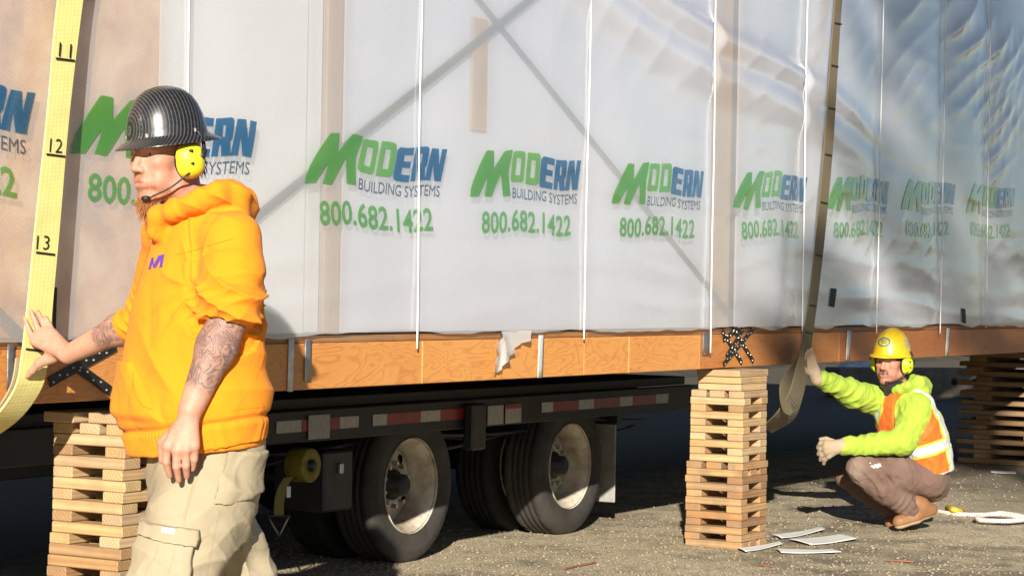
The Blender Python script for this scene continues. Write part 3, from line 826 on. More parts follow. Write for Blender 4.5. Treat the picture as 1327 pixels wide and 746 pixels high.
def tyre_mesh():
    pr = [(.236, .004), (.250, -.004), (.275, -.012), (.318, -.020), (.330, -.0205), (.335, -.018), (.352, -.016), (.372, -.006), (.384, .008), (RT_, .020)]
    tr = []
    for y0 in (.050, .085, .120, .155):
        tr += [(RT_, y0 - .006), (RT_ - .011, y0 - .004), (RT_ - .011, y0 + .004), (RT_, y0 + .006)]
    bk = [(r_, WT - h) for r_, h in pr[::-1]]
    prof = pr + tr + bk
    V, F = lathe_vf(prof, 96)
    V = np.array(V).reshape(len(prof), 96, 3)
    # shoulder blocks cut across the tread
    for i, (r_, h) in enumerate(prof):
        if r_ > .380 and (h < .045 or h > .160):
            k = np.where(np.arange(96) % 6 == 0, .985, 1.0)
            V[i, :, 0] *= k; V[i, :, 2] *= k
    return mesh_np('tyre', V.reshape(-1, 3), F, M['tyre'], True)
def rim_mesh():
    prof = [(.2405, -.010), (.2405, .002), (.233, .006), (.226, .020), (.212, .030), (.205, .070), (.198, .110), (.194, .140), (.199, .146), (.232, .05), (.238, .004)]
    V, F = lathe_vf(prof, 96)
    return mesh_np('rim', V, F, M['rim_paint'], True)
def disc_mesh():
    nr, na = 22, 160
    rr = np.linspace(.062, .197, nr)
    V, F = [], []
    for i, r_ in enumerate(rr):
        h = .142 - .035 * math.exp(-((r_ - .10) / .035) ** 2) + .0
        for j in range(na):
            t = 2 * math.pi * j / na; V.append((r_ * math.cos(t), h, r_ * math.sin(t)))
    hc = [(.163 * math.cos(a), .163 * math.sin(a)) for a in np.arange(5) * 2 * math.pi / 5 + .5]
    for i in range(nr - 1):
        for j in range(na):
            a, b, c, d = i*na+j, i*na+(j+1) % na, (i+1)*na+(j+1) % na, (i+1)*na+j
            cx = (V[a][0] + V[c][0]) / 2; cz = (V[a][2] + V[c][2]) / 2
            if min(math.hypot(cx - x, cz - z) for x, z in hc) < .027: continue
            F.append((a, b, c, d))
    return mesh_np('wheel_disc', V, F, M['rim_paint'], True)
def hub_mesh():
    prof = [(.0, .03), (.045, .03), (.055, .04), (.058, .085), (.075, .095), (.078, .15), (.0, .15)]
    V, F = lathe_vf(prof, 32, closed=False)
    return mesh_np('hub', V, F, M['black_steel'], True)
def lug_mesh():
    V, F = [], []
    for k in range(10):
        a = k * 2 * math.pi / 10
        v, f = lathe_vf([(0, -.03), (.011, -.03), (.013, .005), (.013, .02)], 6, closed=False)
        F += [tuple(i + len(V) for i in q) for q in f]
        V += [(x + .112 * math.cos(a), y + .115, z + .112 * math.sin(a)) for x, y, z in v]
    return mesh_np('lug_nuts', V, F, M['bolt'])
tyre_in = None
tyre_me, rim_me, disc_me, hub_me = tyre_mesh(), rim_mesh(), disc_mesh(), hub_mesh()
def wheel(u, y, outer=True):
    t = obj('tyre', tyre_me if outer else tyre_in, trailer, (u, y, RT_ - .006), (0, random.uniform(0, 6), 0))
    r_ = obj('rim', rim_me, t)
    d = obj('wheel_disc', disc_me, t)
    obj('hub', hub_me, t)
    for k in range(10):
        a = k * 2 * math.pi / 10
        b = bmesh.new(); bmesh.ops.create_cone(b, cap_ends=True, segments=6, radius1=.013, radius2=.011, depth=.04, matrix=Matrix.Translation((.108 * math.cos(a), .098, .108 * math.sin(a))) @ Matrix.Rotation(R(90), 4, 'X'))
        if outer: obj('lug_nut', bm_mesh('lug_nut', b, M['bolt']), t)
        else: b.free()
tyre_in = tyre_me.copy(); tyre_in.materials.clear(); tyre_in.materials.append(m_simple('inner_shade_rubber', (.010, .010, .010), .9, .3, 20, .2))  # near-black copy of the tyre, shade put into its colour
WU = (on_y(531, 630, .95)[0], on_y(737, 607, .95)[0])
for u in WU:
    wheel(u, .945); wheel(u, 1.26, False)
    wheel(u, 2.75, False)
    tube('axle', [(u, 1.1, .382), (u, 3.0, .382)], .06, M['black_steel'], trailer, 12)
    box('brake_drum', M['black_steel'], .2, .12, .2, .03, (u, 1.50, .382), trailer)
    box('spring_hanger', M['black_steel'], .5, .08, .09, .01, (u, 1.62, .50), trailer)
    # mud-dark fender plate over the wheel
    box('fender_plate', M['black_steel'], .75, .5, .012, .003, (u, YR + .30, .795), trailer)
box('air_tank', M['black_steel'], .6, .22, .22, .09, ((WU[0] + WU[1]) / 2, 1.55, .5), trailer)
box('landing_leg', M['tool_box'], .12, .12, .62, .01, (-.35, 1.35, .36), trailer)
box('landing_foot', M['tool_box'], .25, .25, .03, .005, (-.35, 1.35, .018), trailer)

M['hose'] = m_simple('hose', (.02, .02, .02), .5, .3, 20, .1)
for k, (y, z, sag) in enumerate([(1.05, .64, .05), (1.12, .60, .08), (1.30, .58, .06)]):
    uu_ = np.linspace(1.9, 6.4, 60)
    tube('air_hose', np.stack([uu_, np.full(60, y) + .03 * np.sin(uu_ * 2), z - sag * np.abs(np.sin(uu_ * 1.7 + k))], 1), .011, M['hose'], trailer, 6)
# yellow winch roll and its hanging hook
wst = empty('ratchet_strap', tuple(on_y(392, 602, YR)), label='rolled yellow ratchet strap with steel hook hanging on the trailer side', cat='strap')
wx = np.array(wst.location)
V, F = lathe_vf([(.030, -.05), (.076, -.05), (.079, -.046), (.079, .046), (.076, .05), (.030, .05)], 40)
obj('strap_roll', mesh_np('strap_roll', V, F, M['winch_roll'] if 'winch_roll' in M else m_simple('winch_roll', (.20, .16, .012), .6, .3, 40, .5), True), wst)
V, F = lathe_vf([(.0, -.062), (.024, -.062), (.024, .09), (.0, .09)], 16, closed=False)
obj('winch_spool', mesh_np('winch_spool', V, F, M['black_steel'], True), wst)
hk = [on_y(374, 618, YR - .04), on_y(366, 632, YR - .05), on_y(362, 648, YR - .05), on_y(361, 668, YR - .05)]
P = smooth_path(hk, 20); wv = np.array([.036, 0, 0])
ribbon('webbing', P - wv - wx, P + wv - wx, .004, M['winch_web'], wst)
tri = [on_y(*p, YR - .05) - wx for p in [(347, 668), (375, 668), (362, 694), (347, 668)]]
tp = np.concatenate([np.linspace(tri[i], tri[i+1], 8)[:-1] for i in range(3)] + [tri[:1]])
tube('hook', tp, .005, M['tool_box'], wst, 8)
box('tag', M['white_paper'], .03, .002, .05, 0, tuple(on_y(374, 637, YR - .056) - wx), wst)

# ------------------------------------------------------------------ litter, rope
def sheet(pts, label, curl=.02):
    curl *= .55
    P = [on_z(*p) for p in pts]
    n = 14; V_, F_ = [], []
    c = sum(P) / 4
    for i in range(n):
        for j in range(n):
            s, t_ = i / (n-1), j / (n-1)
            q = (1-t_)*((1-s)*P[0] + s*P[1]) + t_*((1-s)*P[3] + s*P[2])
            z = .006 + curl * (abs(s - .45) * 1.6) ** 2 + curl * .3 * math.sin(t_ * 4 + s * 5) * .5 + curl * .15
            V_.append((q[0]-c[0], q[1]-c[1], max(.004, z)))
    for i in range(n-1):
        for j in range(n-1): F_.append((i*n+j, (i+1)*n+j, (i+1)*n+j+1, i*n+j+1))
    o = obj('cardboard_scrap', mesh_np('scrap', V_, F_, M['white_paper'], True), None, (c[0], c[1], 0), label=label, cat='scrap', group='white scraps by the right crib')
    s = o.modifiers.new('th', 'SOLIDIFY'); s.thickness = .003
sheet([(956, 713), (1010, 704), (1014, 708), (966, 717)], 'narrow white scrap touching the foot of the right timber crib', .02)
sheet([(1000, 696), (1062, 686), (1069, 690), (1012, 700)], 'white scrap furthest from the crib foot, beside a larger sheet', .03)
sheet([(1022, 701), (1090, 694), (1111, 701), (1050, 708)], 'largest flat white scrap nearest the crouching man', .02)
sheet([(1006, 713), (1080, 714), (1090, 718), (1012, 718)], 'long thin white scrap closest to the camera', .015)
sheet([(1283, 611), (1315, 612), (1317, 615), (1284, 613)], 'tiny white strip lying in front of the far crib', .004)

M['splinter'] = m_simple('splinter', (.26, .10, .05), .8, .3, 20, .3)
def splinter(x0, y0, x1, y1, label):
    a, b = on_z(x0, y0), on_z(x1, y1); c = (a + b) / 2; L_ = np.linalg.norm(b - a)
    bm = box_bm(L_, .014, .008, .002)
    for v_ in bm.verts: v_.co.y *= 1 - .6 * abs(v_.co.x) / L_
    obj('wood_splinter', bm_mesh('wood_splinter', bm, M['splinter']), None, (c[0], c[1], .008), (0, 0, math.atan2(b[1]-a[1], b[0]-a[0])), label=label, cat='splinter', group='reddish splinters on the gravel')
splinter(732, 738, 772, 730, 'reddish wood splinter lying on the gravel below the rear wheel')
splinter(984, 733, 1000, 735, 'short reddish wood splinter in front of the right timber crib')
splinter(1150, 727, 1184, 729, 'faint reddish splinter on the ground below the crouching man')
rope_px = [(1212,664),(1240,668),(1270,669),(1300,667),(1322,670),(1318,675),(1290,672),(1272,674),(1275,680),(1300,681),(1345,677)]
rp = np.array([on_z(*p) for p in rope_px]); rp[:, 2] = .012
rp[5:, 2] = .03; rp = smooth_path(rp, 260)
def twisted(path, r0, strands=3, pitch=.05):
    P = np.asarray(path); d = np.r_[0, np.cumsum(np.linalg.norm(np.diff(P, axis=0), axis=1))]
    T = np.gradient(P, axis=0); T /= np.linalg.norm(T, axis=1, keepdims=True)
    a = np.cross(T, [0, 0, 1.0]); a /= np.linalg.norm(a, axis=1, keepdims=True); b = np.cross(T, a)
    Vs, Fs = [], []
    for s in range(strands):
        ph = d / pitch * 2 * math.pi + s * 2 * math.pi / strands
        q = P + r0 * .55 * (a * np.cos(ph)[:, None] + b * np.sin(ph)[:, None])
        v, f = tube_vf(q, r0 * .62, 6)
        Fs += [tuple(i + len(Vs) for i in k) for k in f]; Vs += list(v)
    return Vs, Fs
V, F = twisted(rp, .013)
rope = obj('rope', mesh_np('rope', V, F, M['rope'], True), None, label='pale twisted rope lying on the ground behind the crouching man', cat='rope')
ym = m_simple('yellow_wrap', (.55, .38, .03), .6, .2, 30, .2)
yb = [on_z(1228, 664) + np.array([0, 0, .03]), on_z(1238, 668) + np.array([0, 0, .035]), on_z(1246, 667) + np.array([0, 0, .02])]
tube('yellow_band', smooth_path(yb, 12), .02, ym, rope, 8)

# ------------------------------------------------------------------ under and beyond the module
M['concrete'] = m_simple('weathered_timber', (.15, .125, .10), .9, .35, 6, .5)
pbk = on_z(1215, 515)
o = empty('timber_baulk', (pbk[0], pbk[1], 0), R(-40), label='thick weathered grey timber baulk lying beyond the crouching man', cat='timber')
bk = box('baulk', M['concrete'], 3.2, .45, .40, .02, (0, 0, .202), o)
V, F = lathe_vf([(.0, -.006), (.05, -.006), (.05, .004), (.0, .004)], 16)
obj('bolt_hole', mesh_np('bolt_hole', V, F, M['ink'], True), bk, (.12, -.228, .03))
M['tarp'] = m_simple('blue_tarp', (.035, .05, .085), .45, .4, 5, .5)
def lump(name, loc, sx, sy, sz, mat, label, cat, seed):
    b = bmesh.new(); bmesh.ops.create_icosphere(b, subdivisions=4, radius=1)
    rg = np.random.default_rng(seed); kv = rg.normal(0, 3.2, (9, 3)); ph = rg.uniform(0, 6, 9)
    for v_ in b.verts:
        p = np.array(v_.co); n_ = sum(math.sin(kv[i] @ p + ph[i]) for i in range(9)) / 9
        v_.co = v_.co * (1 + .35 * n_)
        v_.co.z = max(v_.co.z, -.02)
        v_.co = Vector((v_.co.x * sx, v_.co.y * sy, v_.co.z * sz))
    return obj(name, bm_mesh(name, b, mat, True), None, loc, label=label, cat=cat)
p = on_z(1108, 492); lump('tarpaulin', (p[0], p[1], 0), .55, .4, .33, M['tarp'], 'crumpled dark blue tarpaulin lying far under the module', 'tarpaulin', 3)
p = on_z(1150, 500); lump('tarpaulin', (p[0] + .5, p[1], 0), .4, .3, .22, M['tarp'], 'smaller dark tarpaulin heap hidden behind the yellow hard hat', 'tarpaulin', 5)
# ------------------------------------------------------------------ the tall pine whose crown shades the right-hand end of the module
def pine():
    sh = np.array([math.cos(SUN_AZ), math.sin(SUN_AZ), -math.tan(SUN_EL)])
    def back(u, z, t): return np.array([u, 0.0, z]) - sh * t           # up the sun's path from a point of the wall
    T0 = 25.0
    top, base = back(10.6, 4.6, T0), back(10.6, 2.2, T0); base[2] = 0.0
    tree = empty('pine_tree', tuple(base), label='tall pine tree standing behind the camera, its crown shading the far wrap', cat='tree')
    rg = np.random.default_rng(17)
    bark = m_simple('pine_bark', (.09, .06, .04), .9, .4, 6, .8)
    trunk = np.array([base * (1 - k) + top * k + np.array([.12 * math.sin(k * 5), .1 * math.cos(k * 4), 0]) for k in np.linspace(0, 1, 24)])
    tube('trunk', trunk - base, np.linspace(.20, .04, 24), bark, tree, 12)
    lobes = [(10.4, 2.6, 1.45, 1.15), (8.3, 2.9, .75, .75), (8.9, 1.55, .85, .50), (6.9, 1.30, .48, .30), (6.1, 1.05, .22, .16), (11.8, 1.5, .95, .55), (10.2, .80, .65, .30), (7.6, 2.0, .50, .36), (9.0, 3.7, .7, .5), (12.6, 2.9, .8, .9)]
    perp = np.array([-math.sin(SUN_AZ), math.cos(SUN_AZ), 0])
    C_, D_ = [], []
    bv, bf = [], []
    for (u, z, hw, hh) in lobes:
        c = back(u, z, T0 + rg.uniform(-.8, .8))
        a = trunk[np.argmin(np.abs(trunk[:, 2] - (c[2] - .3)))]
        pth = smooth_path([a, (a + c) / 2 + np.array([0, 0, -.15]), c], 10)
        v_, f_ = tube_vf(pth - base, np.linspace(.055, .015, 10), 6); bf += [tuple(i + len(bv) for i in q) for q in f_]; bv += list(v_)
        n = int(430 * hw * hh) + 40
        d = rg.normal(size=(n, 3)); d /= np.linalg.norm(d, axis=1, keepdims=True); d *= rg.random((n, 1)) ** .4
        C_.append(c + d[:, :1] * perp * hw + d[:, 1:2] * sh * np.array([1, 1, 0]) * hw * .8 + d[:, 2:] * np.array([0, 0, hh]))
    obj('limbs', mesh_np('limbs', bv, bf, bark, True), tree)
    C_ = np.concatenate(C_) - base; n = len(C_)
    # each point carries a spray of needles: four thin blades
    V_ = np.zeros((n, 4, 4, 3)); 
    for b in range(4):
        a = rg.normal(size=(n, 3)); a /= np.linalg.norm(a, axis=1, keepdims=True); a[:, 2] *= .6
        s_ = np.cross(a, rg.normal(size=(n, 3))); s_ /= np.linalg.norm(s_, axis=1, keepdims=True)
        L_ = rg.uniform(.10, .20, (n, 1)); w_ = rg.uniform(.022, .045, (n, 1))
        V_[:, b, 0] = C_ - s_ * w_; V_[:, b, 1] = C_ + s_ * w_; V_[:, b, 2] = C_ + a * L_ + s_ * w_ * .3; V_[:, b, 3] = C_ + a * L_ - s_ * w_ * .3
    F_ = np.arange(n * 16).reshape(-1, 4)
    obj('crown', mesh_np('crown', V_.reshape(-1, 3), F_, m_simple('pine_needles', (.045, .075, .025), .7, .4, 2, .1)), tree)
pine()
# ------------------------------------------------------------------ people: smooth-blended volumes meshed by surface nets
class Vol:
    def __init__(s, lo, hi, h):
        s.lo = np.array(lo, float); s.h = h
        s.n = np.ceil((np.array(hi) - s.lo) / h).astype(int) + 1
        s.f = np.full(s.n, .3, np.float32)
    def win(s, lo, hi, pad):
        a = np.clip(np.floor((np.minimum(lo, hi) - pad - s.lo) / s.h).astype(int), 0, s.n - 1)
        b = np.clip(np.ceil((np.maximum(lo, hi) + pad - s.lo) / s.h).astype(int) + 1, 1, s.n)
        sl = tuple(slice(i, j) for i, j in zip(a, b))
        ax = [(s.lo[i] + s.h * np.arange(a[i], b[i])).astype(np.float32) for i in range(3)]
        return sl, np.meshgrid(*ax, indexing='ij', sparse=True)
    def op(s, sl, d, k, mode):
        A = s.f[sl]
        if mode == 'cut': A = -A
        h_ = np.clip(.5 + .5 * (d - A) / k, 0, 1)
        r_ = d * (1 - h_) + A * h_ - k * h_ * (1 - h_)
        s.f[sl] = -r_ if mode == 'cut' else r_
    def cap(s, a, b, r1, r2=None, k=.015, mode='u'):
        a = np.array(a, float); b = np.array(b, float); r2 = r1 if r2 is None else r2
        sl, (X, Y, Z) = s.win(np.minimum(a, b), np.maximum(a, b), max(r1, r2) + k + .03)
        ab = b - a; q = max(ab @ ab, 1e-9)
        t = np.clip(((X - a[0]) * ab[0] + (Y - a[1]) * ab[1] + (Z - a[2]) * ab[2]) / q, 0, 1)
        d = np.sqrt((X - a[0] - t * ab[0])**2 + (Y - a[1] - t * ab[1])**2 + (Z - a[2] - t * ab[2])**2) - (r1 + (r2 - r1) * t)
        s.op(sl, d, k, mode)
    def chain(s, pts, rs, k=.015):
        for i in range(len(pts) - 1): s.cap(pts[i], pts[i+1], rs[i], rs[i+1], k)
    def ell(s, c, r, Fm=None, k=.015, mode='u'):
        c = np.array(c, float); r = np.array(r, float); Fm = np.eye(3) if Fm is None else np.array(Fm)
        m = r.max() + k + .03
        sl, (X, Y, Z) = s.win(c, c, m)
        q = [(X - c[0]) * Fm[i][0] + (Y - c[1]) * Fm[i][1] + (Z - c[2]) * Fm[i][2] for i in range(3)]
        k0 = np.sqrt(sum((q[i] / r[i])**2 for i in range(3))); k1 = np.sqrt(sum((q[i] / r[i]**2)**2 for i in range(3))) + 1e-6
        s.op(sl, k0 * (k0 - 1) / k1, k, mode)
    def stack(s, rings, Fv, Lv, k=.02, pw=2.0, rnd=.0, mode='u'):
        # rings: (x, y, z, half side, half depth) from bottom to top
        Rg = np.array(rings, float); Rg = Rg[np.argsort(Rg[:, 2])]
        zz = np.linspace(Rg[0, 2], Rg[-1, 2], 60)
        mx = Rg[:, 3:].max() + .06
        lo = np.array([Rg[:, 0].min() - mx, Rg[:, 1].min() - mx, Rg[0, 2]]); hi = np.array([Rg[:, 0].max() + mx, Rg[:, 1].max() + mx, Rg[-1, 2]])
        sl, (X, Y, Z) = s.win(lo, hi, .03)
        z1 = Z.ravel()
        def it(c):                                   # smooth interpolation of the ring table
            v = np.interp(zz, Rg[:, 2], Rg[:, c]); ker = np.ones(9) / 9
            v = np.convolve(np.pad(v, 4, mode='edge'), ker, 'valid')
            return np.interp(z1, zz, v)[None, None, :].astype(np.float32)
        cx, cy, a, b = it(0), it(1), it(3), it(4)
        p = (X - cx) * Lv[0] + (Y - cy) * Lv[1]; q = (X - cx) * Fv[0] + (Y - cy) * Fv[1]
        rr = (np.abs(p / a)**pw + np.abs(q / b)**pw)**(1 / pw)
        d = (rr - 1) * np.minimum(a, b)
        d = np.maximum(d, np.maximum(Rg[0, 2] - Z, Z - Rg[-1, 2]))
        s.op(sl, d, k, mode)
    def plane_cut(s, p, n):                          # drop everything on the side n points to
        n = np.array(n, float); n /= np.linalg.norm(n)
        _, (X, Y, Z) = s.win(s.lo, s.lo + s.h * s.n, 0)
        s.f = np.maximum(s.f, ((X - p[0]) * n[0] + (Y - p[1]) * n[1] + (Z - p[2]) * n[2])).astype(np.float32)
    def mesh(s, smooth=1):
        f = s.f; S = f < 0
        c = np.zeros(np.array(S.shape) - 1, np.int8)
        for i in (0, 1):
            for j in (0, 1):
                for k in (0, 1): c += S[i:S.shape[0]-1+i, j:S.shape[1]-1+j, k:S.shape[2]-1+k]
        mk = (c > 0) & (c < 8); I = np.argwhere(mk)
        idm = np.full(mk.shape, -1, np.int32); idm[mk] = np.arange(len(I))
        acc = np.zeros((len(I), 3)); cnt = np.zeros(len(I))
        cor = {(i, j, k): f[I[:, 0]+i, I[:, 1]+j, I[:, 2]+k] for i in (0, 1) for j in (0, 1) for k in (0, 1)}
        for ax in range(3):
            for u in (0, 1):
                for v in (0, 1):
                    a = [u, v]; a.insert(ax, 0); b = list(a); b[ax] = 1
                    fa, fb = cor[tuple(a)], cor[tuple(b)]; x = (fa < 0) != (fb < 0)
                    t = np.where(x, fa / np.where(fa == fb, 1, fa - fb), 0)
                    p = np.tile(np.array(a, float), (len(I), 1)); p[:, ax] += t
                    acc[x] += p[x]; cnt[x] += 1
        V = s.lo + s.h * (I + acc / cnt[:, None])
        Q = []
        for ax in range(3):
            o = [x for x in range(3) if x != ax]
            A = np.moveaxis(S, ax, 0); D = np.moveaxis(idm, (ax, o[0], o[1]), (0, 1, 2)); A = np.transpose(S, (ax, o[0], o[1]))
            e = A[:-1, 1:-1, 1:-1] != A[1:, 1:-1, 1:-1]
            E = np.argwhere(e); ins = A[:-1, 1:-1, 1:-1][e]
            i, j, k = E.T
            q = np.stack([D[i, j, k], D[i, j+1, k], D[i, j+1, k+1], D[i, j, k+1]], 1)
            flip = ins if ax != 1 else ~ins
            q[~flip] = q[~flip][:, ::-1]
            Q.append(q)
        Q = np.concatenate(Q); Q = Q[(Q >= 0).all(1)]
        for _ in range(smooth): V = V + .5 * (nbr_mean(V, Q) - V)
        return V, Q
def nbr_mean(V, Q):
    acc = np.zeros_like(V); cnt = np.zeros(len(V))
    for a in range(4):
        for b in ((a + 1) % 4, (a + 3) % 4):
            np.add.at(acc, Q[:, a], V[Q[:, b]]); np.add.at(cnt, Q[:, a], 1)
    return acc / np.maximum(cnt, 1)[:, None]
def normals(V, Q):
    n = np.cross(V[Q[:, 2]] - V[Q[:, 0]], V[Q[:, 3]] - V[Q[:, 1]])
    N = np.zeros_like(V)
    for a in range(4): np.add.at(N, Q[:, a], n)
    return N / (np.linalg.norm(N, axis=1, keepdims=True) + 1e-12)
def fbm(p, freq, seed=0, octv=3, an=(1, 1, 1)):
    rg = np.random.default_rng(seed); out = np.zeros(len(p)); amp = 1.0; tot = 0
    p = p * np.array(an)
    for _ in range(octv):
        acc = 0
        for _k in range(6):
            d = rg.normal(size=3); d /= np.linalg.norm(d)
            acc = acc + np.sin(p @ d * freq * rg.uniform(.7, 1.4) + rg.uniform(0, 6.28))
        out += amp * acc / 6 * 1.6; tot += amp; amp *= .5; freq *= 2.1
    return out / tot
def folds(p, d, freq, seed=0, warp=.6, sharp=.8):
    d = np.array(d, float); d /= np.linalg.norm(d)
    ph = p @ d * freq + warp * 3 * fbm(p, 9, seed, 2)
    return 1 - 2 * np.abs(np.sin(ph)) ** sharp
def crumple(p, freq, seed, amp, an=(1, 1, 1)):
    a = fbm(p, freq, seed, 2, an); b = fbm(p, freq * 1.3, seed + 50, 2, an)
    return amp * (np.exp(-(a / .24) ** 2) - .7 * np.exp(-(b / .20) ** 2))
def gauss(p, c, r): return np.exp(-(((p - np.array(c)) / np.array(r))**2).sum(1))
def sstep(x, a, b):
    t = np.clip((x - a) / (b - a), 0, 1); return t * t * (3 - 2 * t)
def skinmesh(name, V, Q, mat, parent, col=None, extra=None, inv=False):
    if inv: Q = Q[:, ::-1]
    me = mesh_np(name, V, Q, mat, True)
    if len(me.vertices) == len(V):
        if col is not None:
            a = me.attributes.new('col', 'FLOAT_COLOR', 'POINT')
            cc = np.ones((len(V), 4), np.float32); cc[:, :3] = col
            a.data.foreach_set('color', cc.ravel())
        for k, v in (extra or {}).items():
            a = me.attributes.new(k, 'FLOAT', 'POINT'); a.data.foreach_set('value', np.asarray(v, np.float32))
    return obj(name, me, parent)
def seg_t(V, a, b):
    a = np.array(a); ab = np.array(b) - a; t = ((V - a) @ ab) / (ab @ ab)
    return t, np.linalg.norm(V - a - np.clip(t, 0, 1)[:, None] * ab, axis=1)

def m_skin(name):
    t = NT(name); a = t.n('Attribute'); a.attribute_name = 'col'; tt_ = t.n('Attribute'); tt_.attribute_name = 'tat'
    c = t.coord('Object')
    n1 = t.noise(c, 34, 6, .7); n2 = t.noise(c, 230, 4, .65)
    col = t.mix(t.ramp(n1.outputs[0], [(.35, g(0)), (.70, g(.75))]).outputs[0], a.outputs['Color'], t.mix(1.0, a.outputs['Color'], (.95, .66, .58), 'MULTIPLY'))
    # scroll tattoo: contour lines of a warped field, only where the arm is inked
    f1 = t.noise(c, 11, 2, .5, 1.4)
    l1 = t.math('ABSOLUTE', t.math('SINE', t.math('MULTIPLY', f1.outputs[0], 40.0)))
    k1 = t.ramp(l1, [(.22, g(1)), (.55, g(.55)), (1, g(.38))])
    sh = t.noise(c, 34, 3, .6)
    k2 = t.math('MULTIPLY', t.math('ADD', k1.outputs[0], t.math('MULTIPLY', t.math('GREATER_THAN', sh.outputs[0], .50), .25)), tt_.outputs['Fac'], True)
    col = t.mix(t.math('MULTIPLY', k2, .80), col, (.055, .062, .075))
    return t.bsdf(col, .56, t.bump(n2.outputs[0], .5, .0016), Subsurface_Weight=.12, Subsurface_Radius=(.010, .004, .002), Specular_IOR_Level=.45)
def m_cloth(name, col=None, rough=.85, weave=900, wb=.25, var=.12, sheen=.2):
    t = NT(name); c = t.coord('Object')
    if col is None:
        a = t.n('Attribute'); a.attribute_name = 'col'; base = a.outputs['Color']
    else:
        base = t.n('RGB'); base.outputs[0].default_value = (*col, 1); base = base.outputs[0]
    n1 = t.noise(c, 9, 6, .62); n2 = t.noise(c, weave, 3, .6); n3 = t.noise(c, 48, 6, .7)
    cc = t.mix(t.ramp(n1.outputs[0], [(.3, g(0)), (.8, g(var * 4))]).outputs[0], base, t.mix(1.0, base, (.78, .74, .70), 'MULTIPLY'))
    b = t.bump(t.math('ADD', n2.outputs[0], t.math('MULTIPLY', n3.outputs[0], 1.6)), wb, .002)
    return t.bsdf(cc, rough, b, Sheen_Weight=sheen, Sheen_Roughness=.5)
M['skin'] = m_skin('skin')
M['hoodie'] = m_cloth('orange_fleece', (.84, .262, .004), .95, 190, .55, .05, .03)
M['khaki'] = m_cloth('khaki_cotton', (.385, .325, .215), .85, 240, .5, .14, .02)
M['khaki_dark'] = m_cloth('khaki_seam', (.36, .30, .20), .85, 900, .25, .10, .1)
M['lime'] = m_cloth('lime_fleece', (.33, .46, .045), .95, 190, .5, .08, .03)
M['vest'] = m_cloth('vest_cloth', None, .7, 900, .2, .05, .1)
M['brown_work'] = m_cloth('brown_canvas', None, .88, 220, .55, .25, .02)
M['glove'] = m_cloth('glove_leather', None, .75, 300, .3, .25, .1)
M['boot'] = m_cloth('boot_leather', None, .6, 300, .25, .2, 0)
M['black_cloth'] = m_cloth('black_knit', (.012, .012, .013), .9, 500, .35, .1, .1)
M['hivis_yellow'] = m_simple('muff_shell', (.72, .62, .03), .38, .06, 20, .03, Coat_Weight=.2)
M['lime_muff'] = m_simple('lime_muff_shell', (.55, .62, .02), .38, .06, 20, .03, Coat_Weight=.2)
M['black_plastic'] = m_simple('black_plastic', (.014, .014, .015), .45, .2, 30, .1)
M['eye'] = m_simple('eye_white', (.60, .55, .52), .25, .05, 30, 0)
M['iris'] = m_simple('iris', (.05, .06, .06), .2, .1, 30, 0)
M['hair'] = m_simple('ginger_hair', (.40, .17, .06), .6, .35, 50, .2)
M['hair_dark'] = m_simple('brown_hair', (.10, .045, .02), .6, .35, 50, .2)
M['purple'] = m_simple('purple_print', (.10, .045, .30), .7, .1, 30, .1)
M['patch_white'] = m_simple('patch_white', (.70, .67, .60), .8, .1, 30, .1)
def m_carbon():
    t = NT('carbon_shell'); c = t.coord('Object')
    mp = t.n('Mapping', Vector=c); mp.inputs['Rotation'].default_value = (R(28), R(-20), 0)
    w = t.n('TexWave', dict(wave_type='RINGS', rings_direction='SPHERICAL'), Vector=t.n('VectorMath', dict(operation='ADD'), i0=mp, i1=(.02, .16, .05)), Scale=32.0, Distortion=1.3, Detail=2.0, Detail_Scale=6.0)
    w2 = t.n('TexWave', dict(wave_type='BANDS', bands_direction='X'), Vector=mp, Scale=240.0, Distortion=1.0)
    k = t.math('MULTIPLY', t.ramp(w.outputs[1], [(.72, g(0)), (.97, g(1))]).outputs[0], t.math('ADD', .55, t.math('MULTIPLY', w2.outputs[1], .45)))
    col = t.mix(k, (.012, .012, .013), (.115, .11, .105))
    scr = t.noise(c, 60, 5, .7)
    return t.bsdf(col, t.math('ADD', .20, t.math('MULTIPLY', scr.outputs[0], .25)), None, Coat_Weight=.5, Coat_Roughness=.2)
M['carbon'] = m_carbon()
M['hat_yellow'] = m_simple('hat_yellow', (.70, .47, .012), .35, .12, 12, .06, Coat_Weight=.3, Coat_Roughness=.2)

class Person:
    def __init__(s, name, px, D0, label):
        s.D0 = D0
        w = at_depth(px, 400, D0)
        s.base = np.array([w[0], w[1], 0.0])
        s.o = empty(name, tuple(s.base), AZ - math.pi / 2, label=label, cat='person')
    def P(s, px, py, dd=0.0):
        w = at_depth(px, py, s.D0 + dd) - s.base
        return np.array([w @ RT, w @ VW, w[2]])
    def frame(s, yaw, pitch=0.0, roll=0.0):
        F = np.array([-math.sin(yaw), -math.cos(yaw), 0]); L = np.array([math.cos(yaw), -math.sin(yaw), 0]); U = np.array([0, 0, 1.0])
        F2 = F * math.cos(pitch) - U * math.sin(pitch); U2 = U * math.cos(pitch) + F * math.sin(pitch)
        L2 = L * math.cos(roll) + U2 * math.sin(roll); U3 = U2 * math.cos(roll) - L * math.sin(roll)
        return F2, L2, U3
    def world(s, p): return s.base + RT * p[0] + VW * p[1] + UP * p[2]

def bounds(pts, pad): p = np.array(pts); return p.min(0) - pad, p.max(0) + pad

